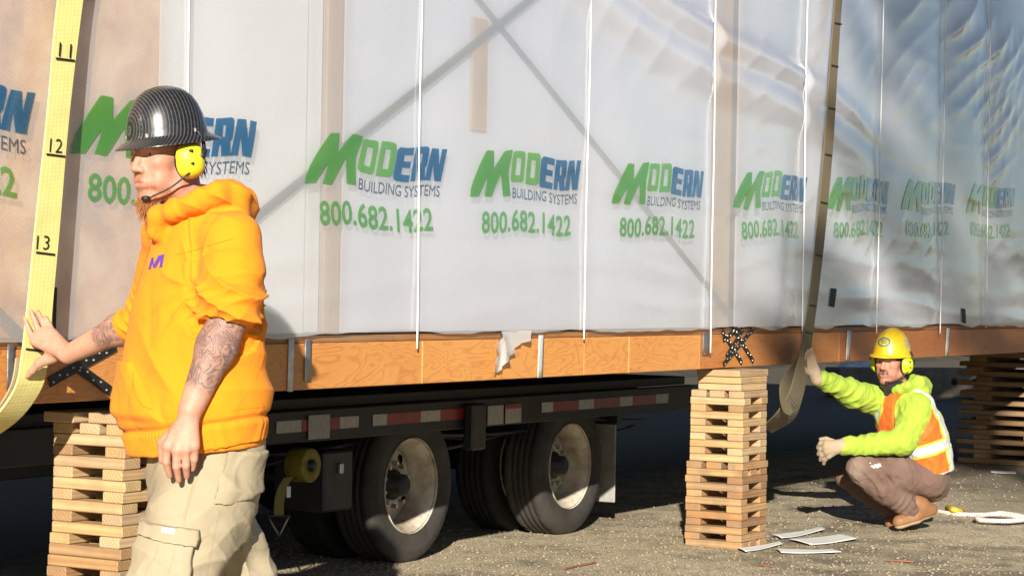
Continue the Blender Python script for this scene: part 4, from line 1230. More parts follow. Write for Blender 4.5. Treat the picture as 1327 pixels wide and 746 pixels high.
def add_head(v, H, FLU, sc=1.0):
    F, L, U = FLU; fm = np.array([F, L, U])
    E = lambda f, l, u, r, k=.015, mode='u': v.ell(H(f, l, u), np.array(r) * sc, fm, k, mode)
    C = lambda a, b, r1, r2=None, k=.012, mode='u': v.cap(H(*a), H(*b), r1 * sc, None if r2 is None else r2 * sc, k, mode)
    E(-.012, 0, .035, (.100, .078, .092))
    E(.028, 0, -.035, (.066, .062, .085), .03)
    for q in (-1, 1):
        C((-.012, q * .060, -.045), (.012, q * .054, -.085), .018, .018, .025)
        C((.012, q * .054, -.085), (.070, q * .016, -.112), .018, .016, .025)
        E(.058, q * .047, -.022, (.026, .020, .020), .025)
        E(.050, q * .040, -.065, (.030, .022, .030), .02)
        C((.086, q * .012, .016), (.076, q * .046, .014), .010, .009, .014)
    E(.076, 0, -.108, (.022, .024, .018), .018)
    E(.062, 0, .045, (.040, .055, .045), .03)
    for q in (-1, 1): E(.094, q * .032, -.002, (.016, .017, .011), .012, 'cut')
    for q in (-1, 1):
        C((.083, q * .020, .0075), (.078, q * .046, .005), .0058, .0055, .006)
        C((.081, q * .022, -.0115), (.076, q * .044, -.0105), .0055, .005, .006)
    C((.088, 0, .010), (.110, 0, -.034), .0085, .0115, .012)
    E(.111, 0, -.037, (.012, .0115, .010), .008)
    for q in (-1, 1): E(.098, q * .014, -.041, (.013, .008, .009), .008)
    for q in (-1, 1): E(.105, q * .007, -.048, (.005, .004, .004), .004, 'cut')
    E(.076, 0, -.070, (.026, .034, .026), .015)
    C((.097, -.013, -.0665), (.097, .013, -.0665), .0062, .0062, .007)
    C((.088, -.024, -.071), (.097, -.010, -.0675), .005, .006, .008); C((.088, .024, -.071), (.097, .010, -.0675), .005, .006, .008)
    C((.095, -.014, -.079), (.095, .014, -.079), .0072, .0072, .008)
    C((.101, -.020, -.0728), (.101, .020, -.0728), .0026, .0026, .004, 'cut')
def head_colors(V, Hinv, base, flush=.35):
    q = Hinv(V); col = np.tile(np.array(base), (len(V), 1))
    def tint(mask, c): return col * (1 - mask[:, None]) + np.array(c) * mask[:, None]
    red = np.clip(gauss(q, (.06, .05, -.03), (.05, .03, .03)) + gauss(q, (.06, -.05, -.03), (.05, .03, .03)) + gauss(q, (.112, 0, -.036), (.02, .02, .02)) + .8 * gauss(q, (.0, 0, -.14), (.2, .2, .05)), 0, 1)
    col = tint(red * flush, (.52, .17, .12))
    lip = gauss(q, (.098, 0, -.0725), (.012, .022, .0105)); col = tint(np.clip(lip * 1.2, 0, .85), (.50, .19, .17))
    br = np.maximum(gauss(q, (.088, .031, .022), (.014, .020, .0055)), gauss(q, (.088, -.031, .022), (.014, .020, .0055)))
    col = tint(np.clip(br * 1.3, 0, .8), (.13, .06, .03))
    return col, q

def strands(name, roots, dirs, length, width, mat, parent, seed=1, droop=.3):
    rg = np.random.default_rng(seed); V_, F_ = [], []
    for p, d in zip(roots, dirs):
        d = d / np.linalg.norm(d); ln = length * rg.uniform(.6, 1.2); w = width * rg.uniform(.7, 1.3)
        sd = np.cross(d, rg.normal(size=3)); sd /= np.linalg.norm(sd)
        pts = []
        for i in range(4):
            t = i / 3; c = p + d * ln * t + np.array([0, 0, -droop * ln * t * t]) + sd * .15 * ln * t * t
            pts.append((c, w * (1 - .85 * t)))
        b = len(V_)
        for c, ww in pts: V_ += [c - sd * ww / 2, c + sd * ww / 2]
        F_ += [(b + 2*i, b + 2*i + 1, b + 2*i + 3, b + 2*i + 2) for i in range(3)]
    return obj(name, mesh_np(name, V_, F_, mat, True), parent)

from mathutils.bvhtree import BVHTree
def decal(person, target, px_polys, mat, name, parent, off=.002, dens=3.0, hole=False):
    """a flat print laid on a garment: outlines are taken to the surface along the line of sight"""
    bpy.context.view_layer.update()
    me = target.data
    vs = np.empty(len(me.vertices) * 3, np.float32); me.vertices.foreach_get('co', vs); vs = vs.reshape(-1, 3)
    if target.matrix_local != Matrix.Identity(4):
        mm = np.array(target.matrix_local); vs = vs @ mm[:3, :3].T + mm[:3, 3]
    bv = BVHTree.FromPolygons([tuple(x) for x in vs], [tuple(p.vertices) for p in me.polygons])
    ox = sum(x for x, _ in px_polys[0]) / len(px_polys[0]); oy = sum(y for _, y in px_polys[0]) / len(px_polys[0])
    bm = curve_mesh([[((x - ox) * .1, -(y - oy) * .1) for x, y in p] for p in px_polys])
    slice_bm(bm, dens * .1); bmesh.ops.triangulate(bm, faces=bm.faces)
    for v_ in bm.verts: v_.co = Vector((v_.co.x * 10 + ox, v_.co.y * 10 - oy, 0))
    cl = CAM - person.base; co = Vector((cl @ RT, cl @ VW, cl[2]))
    bad = []
    for v_ in bm.verts:
        q = ray(v_.co.x, -v_.co.y); d = Vector((q @ RT, q @ VW, q[2])).normalized()
        h, n, i, dist = bv.ray_cast(co, d)
        if h is None: bad.append(v_); continue
        v_.co = h - d * off
    bmesh.ops.delete(bm, geom=bad, context='VERTS')
    if parent is target and target.matrix_local != Matrix.Identity(4): bmesh.ops.transform(bm, matrix=target.matrix_local.inverted(), verts=bm.verts)
    return obj(name, bm_mesh(name, bm, mat, True), parent)

def line_decal(person, target, pts, width, mat, name, off=.0015):
    P_ = np.array(pts, float); T_ = np.gradient(P_, axis=0); n_ = np.stack([-T_[:, 1], T_[:, 0]], 1); n_ /= np.linalg.norm(n_, axis=1, keepdims=True)
    poly = [tuple(q) for q in P_ + n_ * width / 2] + [tuple(q) for q in (P_ - n_ * width / 2)[::-1]]
    return decal(person, target, [poly], mat, name, target, off, 4.0)
def muff(person, H, FLU, side, shell, parent, sc=1.0, boom=False, knob=True):
    F, L, U = FLU
    fm = np.array([F, L, U])
    c = H(-.008, side * .104, -.022)
    v = Vol(c - .08, c + .08, .003)
    for (f, u) in ((-.022, -.040), (.008, -.040), (.010, -.004), (-.022, -.002)):
        v.cap(H(f, side * .092, u), H(f * .85 - .002, side * .100, u * .9 - .002), .027 * sc, .024 * sc, .03)
    v.ell(H(-.006, side * .098, -.021), np.array((.040, .028, .044)) * sc, fm, .02)
    v.plane_cut(H(0, side * .090, 0), -L * side)
    V, Q = v.mesh(2)
    mf = skinmesh('ear_muff', V, Q, shell, parent)
    v = Vol(c - .08, c + .08, .004)
    v.ell(H(-.008, side * .082, -.022), np.array((.043, .020, .052)) * sc, fm, .01)
    V, Q = v.mesh(1); skinmesh('cushion', V, Q, M['black_plastic'], mf)
    pth = [H(-.022, side * .128, -.016), H(-.034, side * .126, .0), H(-.040, side * .118, .03), H(-.03, side * .108, .06)]
    tube('band_arm', smooth_path(pth, 12), [.011] * 4 + [.006] * 8, M['black_plastic'], mf, 8)
    if knob:
        for (f, u) in ((.012, -.030), (.014, .002)):
            q = H(f, side * .131, u); tube('screw', [q - L * side * .010, q + L * side * .003], .0045, M['black_plastic'], mf, 8)
    if boom:
        b0 = H(.018, side * .118, -.055)
        pth = smooth_path([b0 - F * .012 + U * .006, b0, H(.055, side * .090, -.085), H(.100, side * .040, -.112)], 24)
        tube('mic_boom', pth, .0028, M['black_plastic'], mf, 6)
        tube('mic_tip', [pth[-1] - F * .004, pth[-1] + F * .006 - L * side * .008, pth[-1] + F * .010 - L * side * .018], [.006, .0085, .006], M['black_plastic'], mf, 10)
    return mf

def hat_mesh(name, prof, af, al, mat, n=72, ridge=0.0, front=0.0):
    V_, F_ = [], []
    for s, z in prof:
        for j in range(n):
            t = 2 * math.pi * j / n; cf, cl_ = math.cos(t), math.sin(t)
            ex = 1 + front * max(0, cf) ** 3 * max(0, s - 1.0) * 4
            zz = z + ridge * math.exp(-(cl_ * s * 6) ** 2) * (1 if z > .03 else 0)
            V_.append((al * s * cl_ * ex, -af * s * cf * ex, zz))
    m = len(prof)
    for i in range(m - 1):
        for j in range(n): F_.append((i*n+j, i*n+(j+1) % n, (i+1)*n+(j+1) % n, (i+1)*n+j))
    return mesh_np(name, V_, F_, mat, True)
def place_frame(o, c, FLU):
    F, L, U = FLU
    m = Matrix.Identity(4)
    for i in range(3): m[i][0], m[i][1], m[i][2], m[i][3] = L[i], -F[i], U[i], c[i]
    o.matrix_local = m

# ================================================================== the man in the orange hoodie
p1 = Person('person', 250, 6.65, 'standing man in orange hoodie, black hard hat and khaki cargo trousers pushing the sling')
P = p1.P
YAW = R(47)
Fb, Lb, _u = p1.frame(R(47))
HF = p1.frame(R(42), R(4), R(1))
HC = P(214.5, 199, 0.0)
def H1(f, l, u): return HC + HF[0] * f * 1.05 + HF[1] * l * 1.05 + HF[2] * (u * 1.05 if u > 0 else u * 1.17)
def H1inv(V):
    d = (V - HC) / 1.05; u = d @ HF[2]
    return np.stack([d @ HF[0], d @ HF[1], np.where(u > 0, u, u * 1.05 / 1.17)], 1)
shL, elL, wrL = P(300, 310, -.14), P(301, 400, -.20), P(247, 530, -.27)
shR, elR, wrR = P(216, 302, .15), P(192, 408, .36), P(88, 459, .53)
NB = P(244, 278, 0.01)
hip = P(258, 600, 0)
ankL, ankR = P(212, 400, -.20), P(335, 400, .22)
ankL[2] = ankR[2] = .09
knL, knR = P(224, 752, -.17), P(314, 750, .14)
hpL, hpR = P(276, 622, -.07), P(238, 622, .08)
lo, hi = bounds([ankL, ankR, P(30, 400, .7), P(345, 300, -.3), P(200, 100, 0), P(345, 640, .3)], .12); lo[2] = -.02
v = Vol(lo, hi, .0042)
add_head(v, H1, HF, 1.05)
v.cap(H1(-.035, 0, -.06), NB, .060, .068, .03)
v.cap(NB, P(256, 340, 0), .055, .09, .03); v.cap(P(256, 340, 0), hip, .10, .12, .05)
v.cap(NB, shL, .045, .05, .03); v.cap(NB, shR, .045, .05, .03)
v.chain([shL, elL], [.06, .055], .03)
v.chain([elL, elL * .62 + wrL * .38, wrL], [.056, .056, .036], .03)
v.chain([shR, elR], [.055, .05], .03); v.chain([elR, elR * .65 + wrR * .35, wrR], [.047, .046, .031], .03)
v.chain([hpL, knL, ankL], [.085, .06, .045], .04); v.chain([hpR, knR, ankR], [.085, .06, .045], .04)
v.cap(ankL, ankL + Fb * .15 - np.array([0, 0, .05]), .04, .03, .03); v.cap(ankR, ankR + Fb * .15 - np.array([0, 0, .05]), .04, .03, .03)
# hanging left hand
d0 = -.285
kn = [P(217, 578, d0 + .004), P(229, 583, d0 - .010), P(241, 582, d0 - .012), P(252, 577, d0 - .004)]
md = [P(215.5, 598, d0 + .010), P(228.5, 604, d0 - .004), P(241, 603, d0 - .006), P(251.5, 594, d0 + .006)]
tp = [P(220, 616, d0 + .035), P(231.5, 622, d0 + .024), P(242, 617, d0 + .020), P(249.5, 607, d0 + .026)]
for i in range(4):
    v.cap(wrL + (kn[i] - wrL) * .12, kn[i], .021, .0165, .012)
    v.cap(kn[i], md[i], .0128, .0115, .006); v.cap(md[i], tp[i], .0115, .0088, .004)
    v.ell(kn[i] + np.array([0, -.006, .002]), (.011, .008, .011), None, .008)
v.cap(P(228, 556, d0 + .03), P(210, 573, d0 + .05), .019, .015, .012); v.cap(P(210, 573, d0 + .05), P(210, 596, d0 + .065), .0135, .0105, .006)
# right hand flat against the sling
e0 = .60
kr = [P(44, 442, e0), P(51.5, 432.5, e0 + .005), P(60.5, 428, e0 + .005), P(69, 432, e0)]
mr = [P(37.5, 427, e0 + .012), P(45.5, 417, e0 + .014), P(54.5, 415, e0 + .014), P(64.5, 421.5, e0 + .010)]
tr_ = [P(32, 412, e0 + .018), P(40, 402.5, e0 + .020), P(49, 403.5, e0 + .020), P(59.5, 411, e0 + .016)]
for i in range(4):
    v.cap(wrR + (kr[i] - wrR) * .15, kr[i], .023, .0155, .014)
    v.cap(kr[i], mr[i], .0098, .0090, .005); v.cap(mr[i], tr_[i], .0090, .0072, .003)
v.cap(P(68, 462, e0 - .02), P(51, 470, e0 - .012), .022, .016, .014); v.cap(P(51, 470, e0 - .012), P(42, 480, e0), .0140, .0115, .007); v.cap(P(42, 480, e0), P(35.5, 487, e0 + .010), .0115, .0095, .005)
V, Q = v.mesh(1)
base = (.53, .30, .21)
col, q = head_colors(V, H1inv, base, .28)
def tn(mask, c):
    global col
    col = col * (1 - mask[:, None]) + np.array(c) * mask[:, None]
neck = sstep(-(q[:, 2]), .10, .14) * (np.linalg.norm(V - NB, axis=1) < .2)
tn(neck * .35, (.50, .20, .14))
stub = gauss(q, (.055, 0, -.11), (.05, .06, .035)); tn(np.clip(stub, 0, .5), (.36, .17, .09))
must = gauss(q, (.098, 0, -.056), (.02, .026, .008)); tn(np.clip(must, 0, .35), (.33, .16, .09))
kk = np.zeros(len(V))
for c_ in kn + kr: kk += gauss(V, c_, (.012,) * 3)
for c_ in tp + tr_: kk += gauss(V, c_, (.011,) * 3)
tn(np.clip(kk, 0, 1) * .35, (.55, .22, .16))
t1, r1 = seg_t(V, elL, wrL); t2, r2 = seg_t(V, elR, wrR)
tat = (r1 < .09) * sstep(t1, -.1, .0) * sstep(-t1, -.86, -.76)
tat = np.maximum(tat, .85 * (r2 < .07) * sstep(t2, .12, .2) * sstep(-t2, -.62, -.55) * (fbm(V, 30, 4) > -.05))
skinmesh('body', V, Q, M['skin'], p1.o, col, {'tat': tat})
bodyV = V
# eyes
for s_ in (-1, 1):
    c = H1(.0715, s_ * .032, -.002)
    b = bmesh.new(); bmesh.ops.create_uvsphere(b, u_segments=20, v_segments=14, radius=.0125)
    e = obj('eye', bm_mesh('eye', b, M['eye'], True), p1.o, tuple(c))
    b = bmesh.new(); bmesh.ops.create_uvsphere(b, u_segments=14, v_segments=10, radius=.0062)
    obj('iris', bm_mesh('iris', b, M['iris'], True), e, tuple(HF[0] * .0078 + HF[1] * .001))
# beard: goatee volume with strands
bc = H1(.078, 0, -.128)
v = Vol(bc - .09, bc + .09, .003)
v.ell(H1(.076, 0, -.113), (.022, .026, .017), np.array(HF), .012); v.ell(H1(.080, 0, -.132), (.016, .018, .030), np.array(HF), .015)
V, Q = v.mesh(1); N = normals(V, Q); V = V + N * (fbm(V, 150, 3, 2, (1, 1, .35)) * .003)[:, None]
beard = skinmesh('beard', V, Q, M['hair'], p1.o)
rg = np.random.default_rng(3)
ii = rg.integers(0, len(V), 1100)
strands('beard_strands', V[ii], N[ii] * .5 + np.array([0, 0, -1.0]) + HF[0] * .12, .028, .0013, M['hair'], beard, 4, .1)
sel = np.where((stub > .22) | (must > .35))[0]; sel = sel[rg.integers(0, len(sel), 1600)]
strands('stubble', bodyV[sel], (bodyV[sel] - HC) * np.array([1, 1, .2]) + np.array([0, 0, -.06]), .007, .0008, M['hair'], beard, 8, .2)
for s_ in (-1, 1):
    rb = [H1(.0895 - abs(t_ - .35) * .016, s_ * (.014 + .034 * t_), .0195 + .004 * math.sin(t_ * 3) + rg.uniform(-.002, .002)) for t_ in rg.random(160)]
    strands('eyebrow', rb, [HF[1] * s_ + HF[0] * .35 + HF[2] * .25] * 160, .010, .0011, M['hair_dark'], p1.o, 5 + s_, 0)
# hair at the nape
rr_ = [H1(-.075 - .02 * rg.random(), rg.uniform(-.065, .065), -.05 + .05 * rg.random()) for _ in range(500)]
strands('hair', rr_, [np.array([0, 0, -1.0]) + HF[0] * -.25] * 500, .028, .003, M['hair_dark'], p1.o, 6, 0)

# hard hat with full brim
hatF = p1.frame(R(42), R(9), R(2))
prof = [(.0, .150), (.12, .1495), (.27, .147), (.43, .141), (.58, .130), (.71, .114), (.82, .091), (.905, .060), (.955, .027), (.975, .007), (1.0, .001), (1.12, -.007), (1.26, -.019), (1.275, -.0215), (1.27, -.024), (1.12, -.013), (1.0, -.007), (.95, .004), (.90, .035), (.80, .07), (.55, .118), (.25, .138), (0, .142)]
hc = H1(-.010, 0, .046)
hat = obj('hard_hat', hat_mesh('hard_hat', prof, .130, .114, M['carbon'], 96, .003), p1.o)
place_frame(hat, hc, hatF)
for (a, z, s) in [(t_, z_, s_) for t_ in (66, 74, 82, 90) for (z_, s_) in ((.103, .735), (.117, .655))]:
    t_ = R(a); b = bmesh.new(); bmesh.ops.create_uvsphere(b, u_segments=10, v_segments=6, radius=.0045)
    obj('vent_hole', bm_mesh('vent_hole', b, M['ink'], True), hat, (.1115 * s * math.sin(t_), -.128 * s * math.cos(t_), z - .001))
for a in (25, 98, -40):
    t_ = R(a); bb = box_bm(.008, .005, .012, .0015)
    obj('brim_clip', bm_mesh('brim_clip', bb, M['silver_tape']), hat, (.112 * .985 * math.sin(t_), -.128 * .985 * math.cos(t_), .012), (0, 0, t_))
bb = obj('head_band', hat_mesh('head_band', [(.82, -.022), (.84, -.022), (.84, .03), (.82, .03)], .120, .100, M['black_plastic']), hat)
muff(p1, H1, HF, 1, M['hivis_yellow'], p1.o, 1.05, True)
muff(p1, H1, HF, -1, M['hivis_yellow'], p1.o, 1.05)

# hoodie --------------------------------------------------------------------
def ring(cx, py, hw, dd=0.0, ratio=.74):
    c = P(cx, py, dd); c2 = P(cx + hw, py, dd); w = np.linalg.norm(c2 - c)
    a = w / math.sqrt(math.cos(YAW)**2 + (ratio * math.sin(YAW))**2)
    return (c[0], c[1], c[2], a, a * ratio)
rings = [ring(256, 606, 84), ring(253, 580, 91), ring(250, 556, 96), ring(249, 530, 98), ring(250, 490, 97), ring(252, 450, 92), ring(256, 400, 86), ring(261, 350, 75), ring(262, 318, 63), ring(255, 296, 52), ring(248, 272, 41)]
lo, hi = bounds([P(130, 640, .45), P(370, 215, -.4), P(130, 640, -.4), P(370, 220, .4)], .02)
v = Vol(lo, hi, .0044)
v.stack(rings, Fb, Lb, .02, 2.25)
v.cap(P(250, 287, 0), shL + np.array([0, 0, -.005]), .070, .078, .05); v.cap(P(250, 285, 0), shR, .07, .075, .05)
cfL = P(291, 414, -.213); cfR = P(166, 421, .405)
def sleeve(chs, c_, e_):
    w = Vol(lo, hi, .0044)
    for pts, rs in chs: w.chain(pts, rs, .025)
    d = (c_ - e_) / np.linalg.norm(c_ - e_)
    w.plane_cut(c_ + d * .014, d)
    h_ = np.clip(.5 + .5 * (w.f - v.f) / .022, 0, 1); v.f = w.f * (1 - h_) + v.f * h_ - .022 * h_ * (1 - h_)
sleeve([([shL, shL * .5 + elL * .5 + np.array([.004, -.01, 0]), elL + np.array([-.008, 0, .03])], [.080, .088, .096]), ([elL + np.array([-.008, 0, .03]), P(297, 400, -.21), cfL], [.100, .090, .068])], cfL, P(299, 385, -.208))
sleeve([([shR, elR], [.07, .064]), ([elR, cfR], [.064, .056])], cfR, elR)
# hood heaped round the neck
hp = [P(206, 278, -.075), P(226, 272, -.125), P(252, 262, -.150), P(280, 251, -.130), P(304, 254, -.07), P(315, 262, .02), P(296, 254, .10), P(262, 256, .12), P(226, 266, .08), P(207, 278, .0), P(206, 278, -.075)]
v.chain(hp, [.022, .026, .030, .034, .040, .044, .040, .034, .026, .022, .022], .02)
v.ell(P(304, 277, -.03), (.055, .085, .052), None, .03); v.ell(P(318, 275, .02), (.030, .05, .030), None, .02)
v.cap(P(206, 283, -.075), P(203, 300, -.06), .03, .03, .03)
v.cap(P(262, 250, -.10), P(298, 238, -.05), .020, .016, .02)
# keep the throat open
v.cap(NB + HF[0] * .01 + np.array([0, 0, .05]), H1(-.02, 0, -.06), .074, .082, .015, 'cut')
# hem and cuffs are cut square
a_, b_ = P(186, 588, 0), P(350, 567, 0)
n_ = np.cross(b_ - a_, np.array([0, 1.0, 0])); n_ = n_ if n_[2] < 0 else -n_
v.plane_cut((a_ + b_) / 2, n_)
V, Q = v.mesh(1); N = normals(V, Q)
tt, rr = seg_t(V, shL, elL); t3, r3 = seg_t(V, elL, cfL)
slv = (rr < .125) | (r3 < .11)
disp = .004 * fbm(V, 9, 11, 3) + crumple(V, 13, 5, .004) + crumple(V, 30, 6, .0012)
hoodm = np.clip(gauss(V, P(285, 258, -.05), (.14, .2, .055)) * 1.3, 0, 1)
disp += .008 * hoodm * folds(V, np.array([.45, .2, 1.0]), 60, 15, .40, .55)
# drag lines from the armpit across the belly
dg = np.clip(gauss(V, P(215, 470, -.2), (.16, .2, .13)) , 0, 1)
disp += .007 * dg * folds(V, Lb * .75 + np.array([0, 0, .75]), 26, 8, .35, 1.0)
bk = gauss(V, P(325, 480, -.1), (.09, .25, .16)); disp += .007 * bk * folds(V, Lb * -.5 + np.array([0, 0, .8]), 32, 9, .6, .9)
# scrunched sleeve
scr = sstep(tt, .42, .85) * (rr < .14) * 1.0
disp += scr * (.0115 * folds(V, (shL - elL) + Lb * .16, 50, 12, .50, .55) + .005 * folds(V, (shL - elL) - Lb * .12, 92, 14, .8, .6))
scR = sstep(seg_t(V, shR, elR)[0], .4, .9) * (seg_t(V, shR, elR)[1] < .1); disp += .005 * scR * folds(V, shR - elR, 70, 13, .4)
# seams: armhole, and a line down the near side
sa = (V - (shL - Lb * .085)) @ (Lb * .96 + np.array([0, 0, .28])); az = V[:, 2] > P(300, 368, 0)[2]
disp += -.0045 * np.exp(-(sa / .0045)**2) * az * (V[:, 2] < P(300, 285, 0)[2]) + .0025 * np.exp(-((sa - .010) / .006)**2) * az
# pulled creases fanning from the armpit
ap = P(252, 372, -.2); rel = V - ap; ang = np.arctan2(rel[:, 2], rel @ Lb); rd = np.linalg.norm(rel, axis=1)
disp += .007 * np.exp(-((rd - .09) / .07)**2) * (1 - 2 * np.abs(np.sin(ang * 4.5 + 1.2 * fbm(V, 12, 77, 2))) ** .6) * (~(sstep(tt, .3, .5).astype(bool) & (rr < .14)))
# ribbed waistband, belly pouch, seam over the shoulder
hz = (V - a_) @ (-n_ / np.linalg.norm(n_))
band = sstep(-hz, -.075, -.062)
disp += -.010 * np.exp(-((hz - .072) / .010)**2) * (~slv) + .006 * band * (np.sin((V @ Lb) * 420) * .25) * (~slv)
disp += .010 * np.exp(-((hz - .12) / .05)**2) * (~slv)
fr = V @ Fb; ctr = (P(250, 500, 0)) @ Fb; sd = V @ Lb - P(250, 500, 0) @ Lb
pouch_edge = .075 - .13 * np.clip((V[:, 2] - P(0, 522, 0)[2]) / .12, -.3, 1)
pz_t, pz_b = P(200, 470, 0)[2], P(200, 545, 0)[2]
pm = sstep(pouch_edge - sd, -.003, .003) * sstep(fr - ctr, .05, .06) * (V[:, 2] < pz_t) * (V[:, 2] > pz_b)
disp += .014 * pm * sstep(V[:, 2], pz_b, pz_b + .03)
for c_, d_ in ((cfL, cfL - elL), (cfR, cfR - elR)):
    dd_ = d_ / np.linalg.norm(d_); al = (V - c_) @ dd_; nr_ = np.linalg.norm(V - c_, axis=1) < .10
    disp += nr_ * (-.006 * np.exp(-((al + .042) / .008)**2))
V = V + N * disp[:, None]
hoodie = skinmesh('hoodie', V, Q, M['hoodie'], p1.o)
# the chest mark
mk = [(185,349),(189,334),(192,333),(192,343),(198,331),(206,329),(203,346),(199,347),(201,336),(195,347),(191,347),(190.5,341),(188,349)]
decal(p1, hoodie, [[(x + 7, y) for x, y in mk]], M['purple'], 'chest_print', hoodie, .003, 3)
# shirt tail below the hem
v = Vol(*bounds([P(150, 630, .4), P(370, 540, -.4)], .03), .006)
rs = [ring(252, 622, 80), ring(251, 600, 88), ring(250, 560, 90)]
v.stack(rs, Fb, Lb, .02, 2.25); v.plane_cut((a_ + b_) / 2 + np.array([0, 0, -.009]), n_ + np.array([-.012, 0, 0]))
V, Q = v.mesh(2); N = normals(V, Q); V = V + N * (.004 * fbm(V, 25, 2))[:, None]
skinmesh('shirt_tail', V, Q, M['hoodie'], hoodie)

# trousers --------------------------------------------------------------------
lo, hi = bounds([ankL, ankR, P(140, 560, -.3), P(360, 560, .35)], .14); lo[2] = .02; hi[2] = P(250, 560, 0)[2]
def trouser_vol(off):
    v = Vol(lo, hi, .005)
    v.stack([ring(262, 700, 62, 0, .8), ring(263, 650, 72, 0, .8), ring(265, 610, 76, 0, .8), ring(266, 566, 77, 0, .8)], Fb, Lb, .02, 2.2)
    cL = ankL + np.array([0, 0, .10]); cR = ankR + np.array([0, 0, .10])
    v.chain([P(262, 640, -.09), P(241, 700, -.13), knL, cL, ankL + np.array([0, 0, -.03])], [.134 , .130, .120, .108, .112], .05)
    v.chain([P(262, 640, .08), P(290, 700, .10), knR, cR, ankR + np.array([0, 0, -.03])], [.118, .110, .098, .102, .108], .04)
    v.f -= off
    return v
v = trouser_vol(0)
V, Q = v.mesh(2); N = normals(V, Q)
disp = .004 * fbm(V, 10, 21, 3) + crumple(V, 11, 25, .004, (1, 1, .5)) + crumple(V, 34, 26, .0010)
tl, rl = seg_t(V, hpL, knL)
disp += .007 * folds(V, np.array([.55, .1, .6]), 26, 22, .7, .6) * (.35 + .65 * sstep(tl, .2, .9)) + .0025 * folds(V, np.array([-.5, .1, .8]), 42, 28, 1.6, .7)
disp += .011 * gauss(V, P(325, 700, .1), (.08, .25, .15)) * folds(V, np.array([.9, .1, .35]), 44, 23, .5, .6)
disp += .006 * gauss(V, P(240, 745, -.2), (.15, .2, .14)) * folds(V, np.array([-.4, 0, 1.0]), 38, 24, .6)
# outer seam
sm = P(258, 600, -.2), P(226, 746, -.3)
tx = np.interp(V[:, 2], [sm[1][2], sm[0][2]], [sm[1][0], sm[0][0]])
disp += -.004 * np.exp(-((V[:, 0] - tx) / .006)**2) * (V[:, 1] < -.05)
V = V + N * disp[:, None]
trousers = skinmesh('trousers', V, Q, M['khaki'], p1.o)
def pocket(name, px_poly, off, n=(0, -1, 0), parent=None):
    v = trouser_vol(off)
    P2 = np.array([P(x, y, -.22) for x, y in px_poly])
    _, (X, Y, Z) = v.win(v.lo, v.lo + v.h * v.n, 0)
    d = np.full(np.broadcast(X, Z).shape, -1.0)
    c = P2.mean(0)
    for i in range(len(P2)):
        a, b = P2[i], P2[(i + 1) % len(P2)]; e = np.array([b[2] - a[2], 0, -(b[0] - a[0])]); e /= np.linalg.norm(e)
        if e @ (c - a) > 0: e = -e
        d = np.maximum(d, (X - a[0]) * e[0] + (Z - a[2]) * e[2])
    v.f = np.maximum(np.maximum(v.f, d), Y - P(250, 650, -.03)[1])
    V, Q = v.mesh(2); N = normals(V, Q); V = V + N * (.004 * fbm(V, 10, 21, 3) + .0035 * folds(V, np.array([.3, 0, 1.]), 34, 31, .9) + crumple(V, 13, 25, .005, (1, 1, .6)) + crumple(V, 34, 27, .002) + .006 * folds(V, np.array([.55, .1, .6]), 24, 22, .7, .9) * .5)[:, None]
    return skinmesh(name, V, Q, M['khaki'], parent)
cp = pocket('cargo_pocket', [(176,688),(256,704),(246,790),(160,775)], .017, parent=trousers)
fl_ = pocket('pocket_flap', [(176,670),(262,684),(260,707),(174,692)], .026, parent=trousers)
pocket('side_pocket', [(292,584),(338,590),(333,645),(300,658),(274,652)], .009, parent=trousers)
decal(p1, fl_, [[(210,682),(227,685),(226,692),(209,689)]], M['patch_white'], 'label_patch', fl_, .003, 4)
line_decal(p1, trousers, [(259, 592), (252, 620), (243, 650), (236, 672)], 1.1, M['khaki_dark'], 'side_seam')
line_decal(p1, trousers, [(262, 592), (255, 620), (246, 650), (239, 673)], .5, M['khaki_dark'], 'stitch_line')
line_decal(p1, trousers, [(285, 660), (276, 700), (268, 744)], .9, M['khaki_dark'], 'inner_seam')
line_decal(p1, cp, [(205, 706), (200, 722), (190, 736), (188, 744)], 1.0, M['khaki_dark'], 'pocket_pleat')
line_decal(p1, cp, [(226, 712), (222, 730), (217, 745)], .9, M['khaki_dark'], 'pocket_pleat')
M['orange_seam'] = m_cloth('orange_seam', (.66, .20, .004), .95, 190, .4, .05, 0)
line_decal(p1, hoodie, [(228, 330), (245, 326), (262, 321), (284, 314), (302, 309)], .8, M['orange_seam'], 'shoulder_seam')
line_decal(p1, hoodie, [(203, 296), (195, 318), (186, 345), (176, 378)], .8, M['orange_seam'], 'front_seam')
line_decal(p1, hoodie, [(172, 482), (172, 500), (176, 515), (184, 525), (196, 530)], 1.3, M['orange_seam'], 'pocket_edge')
line_decal(p1, hoodie, [(300, 532), (318, 529), (334, 528), (346, 527)], .7, M['orange_seam'], 'waist_seam')
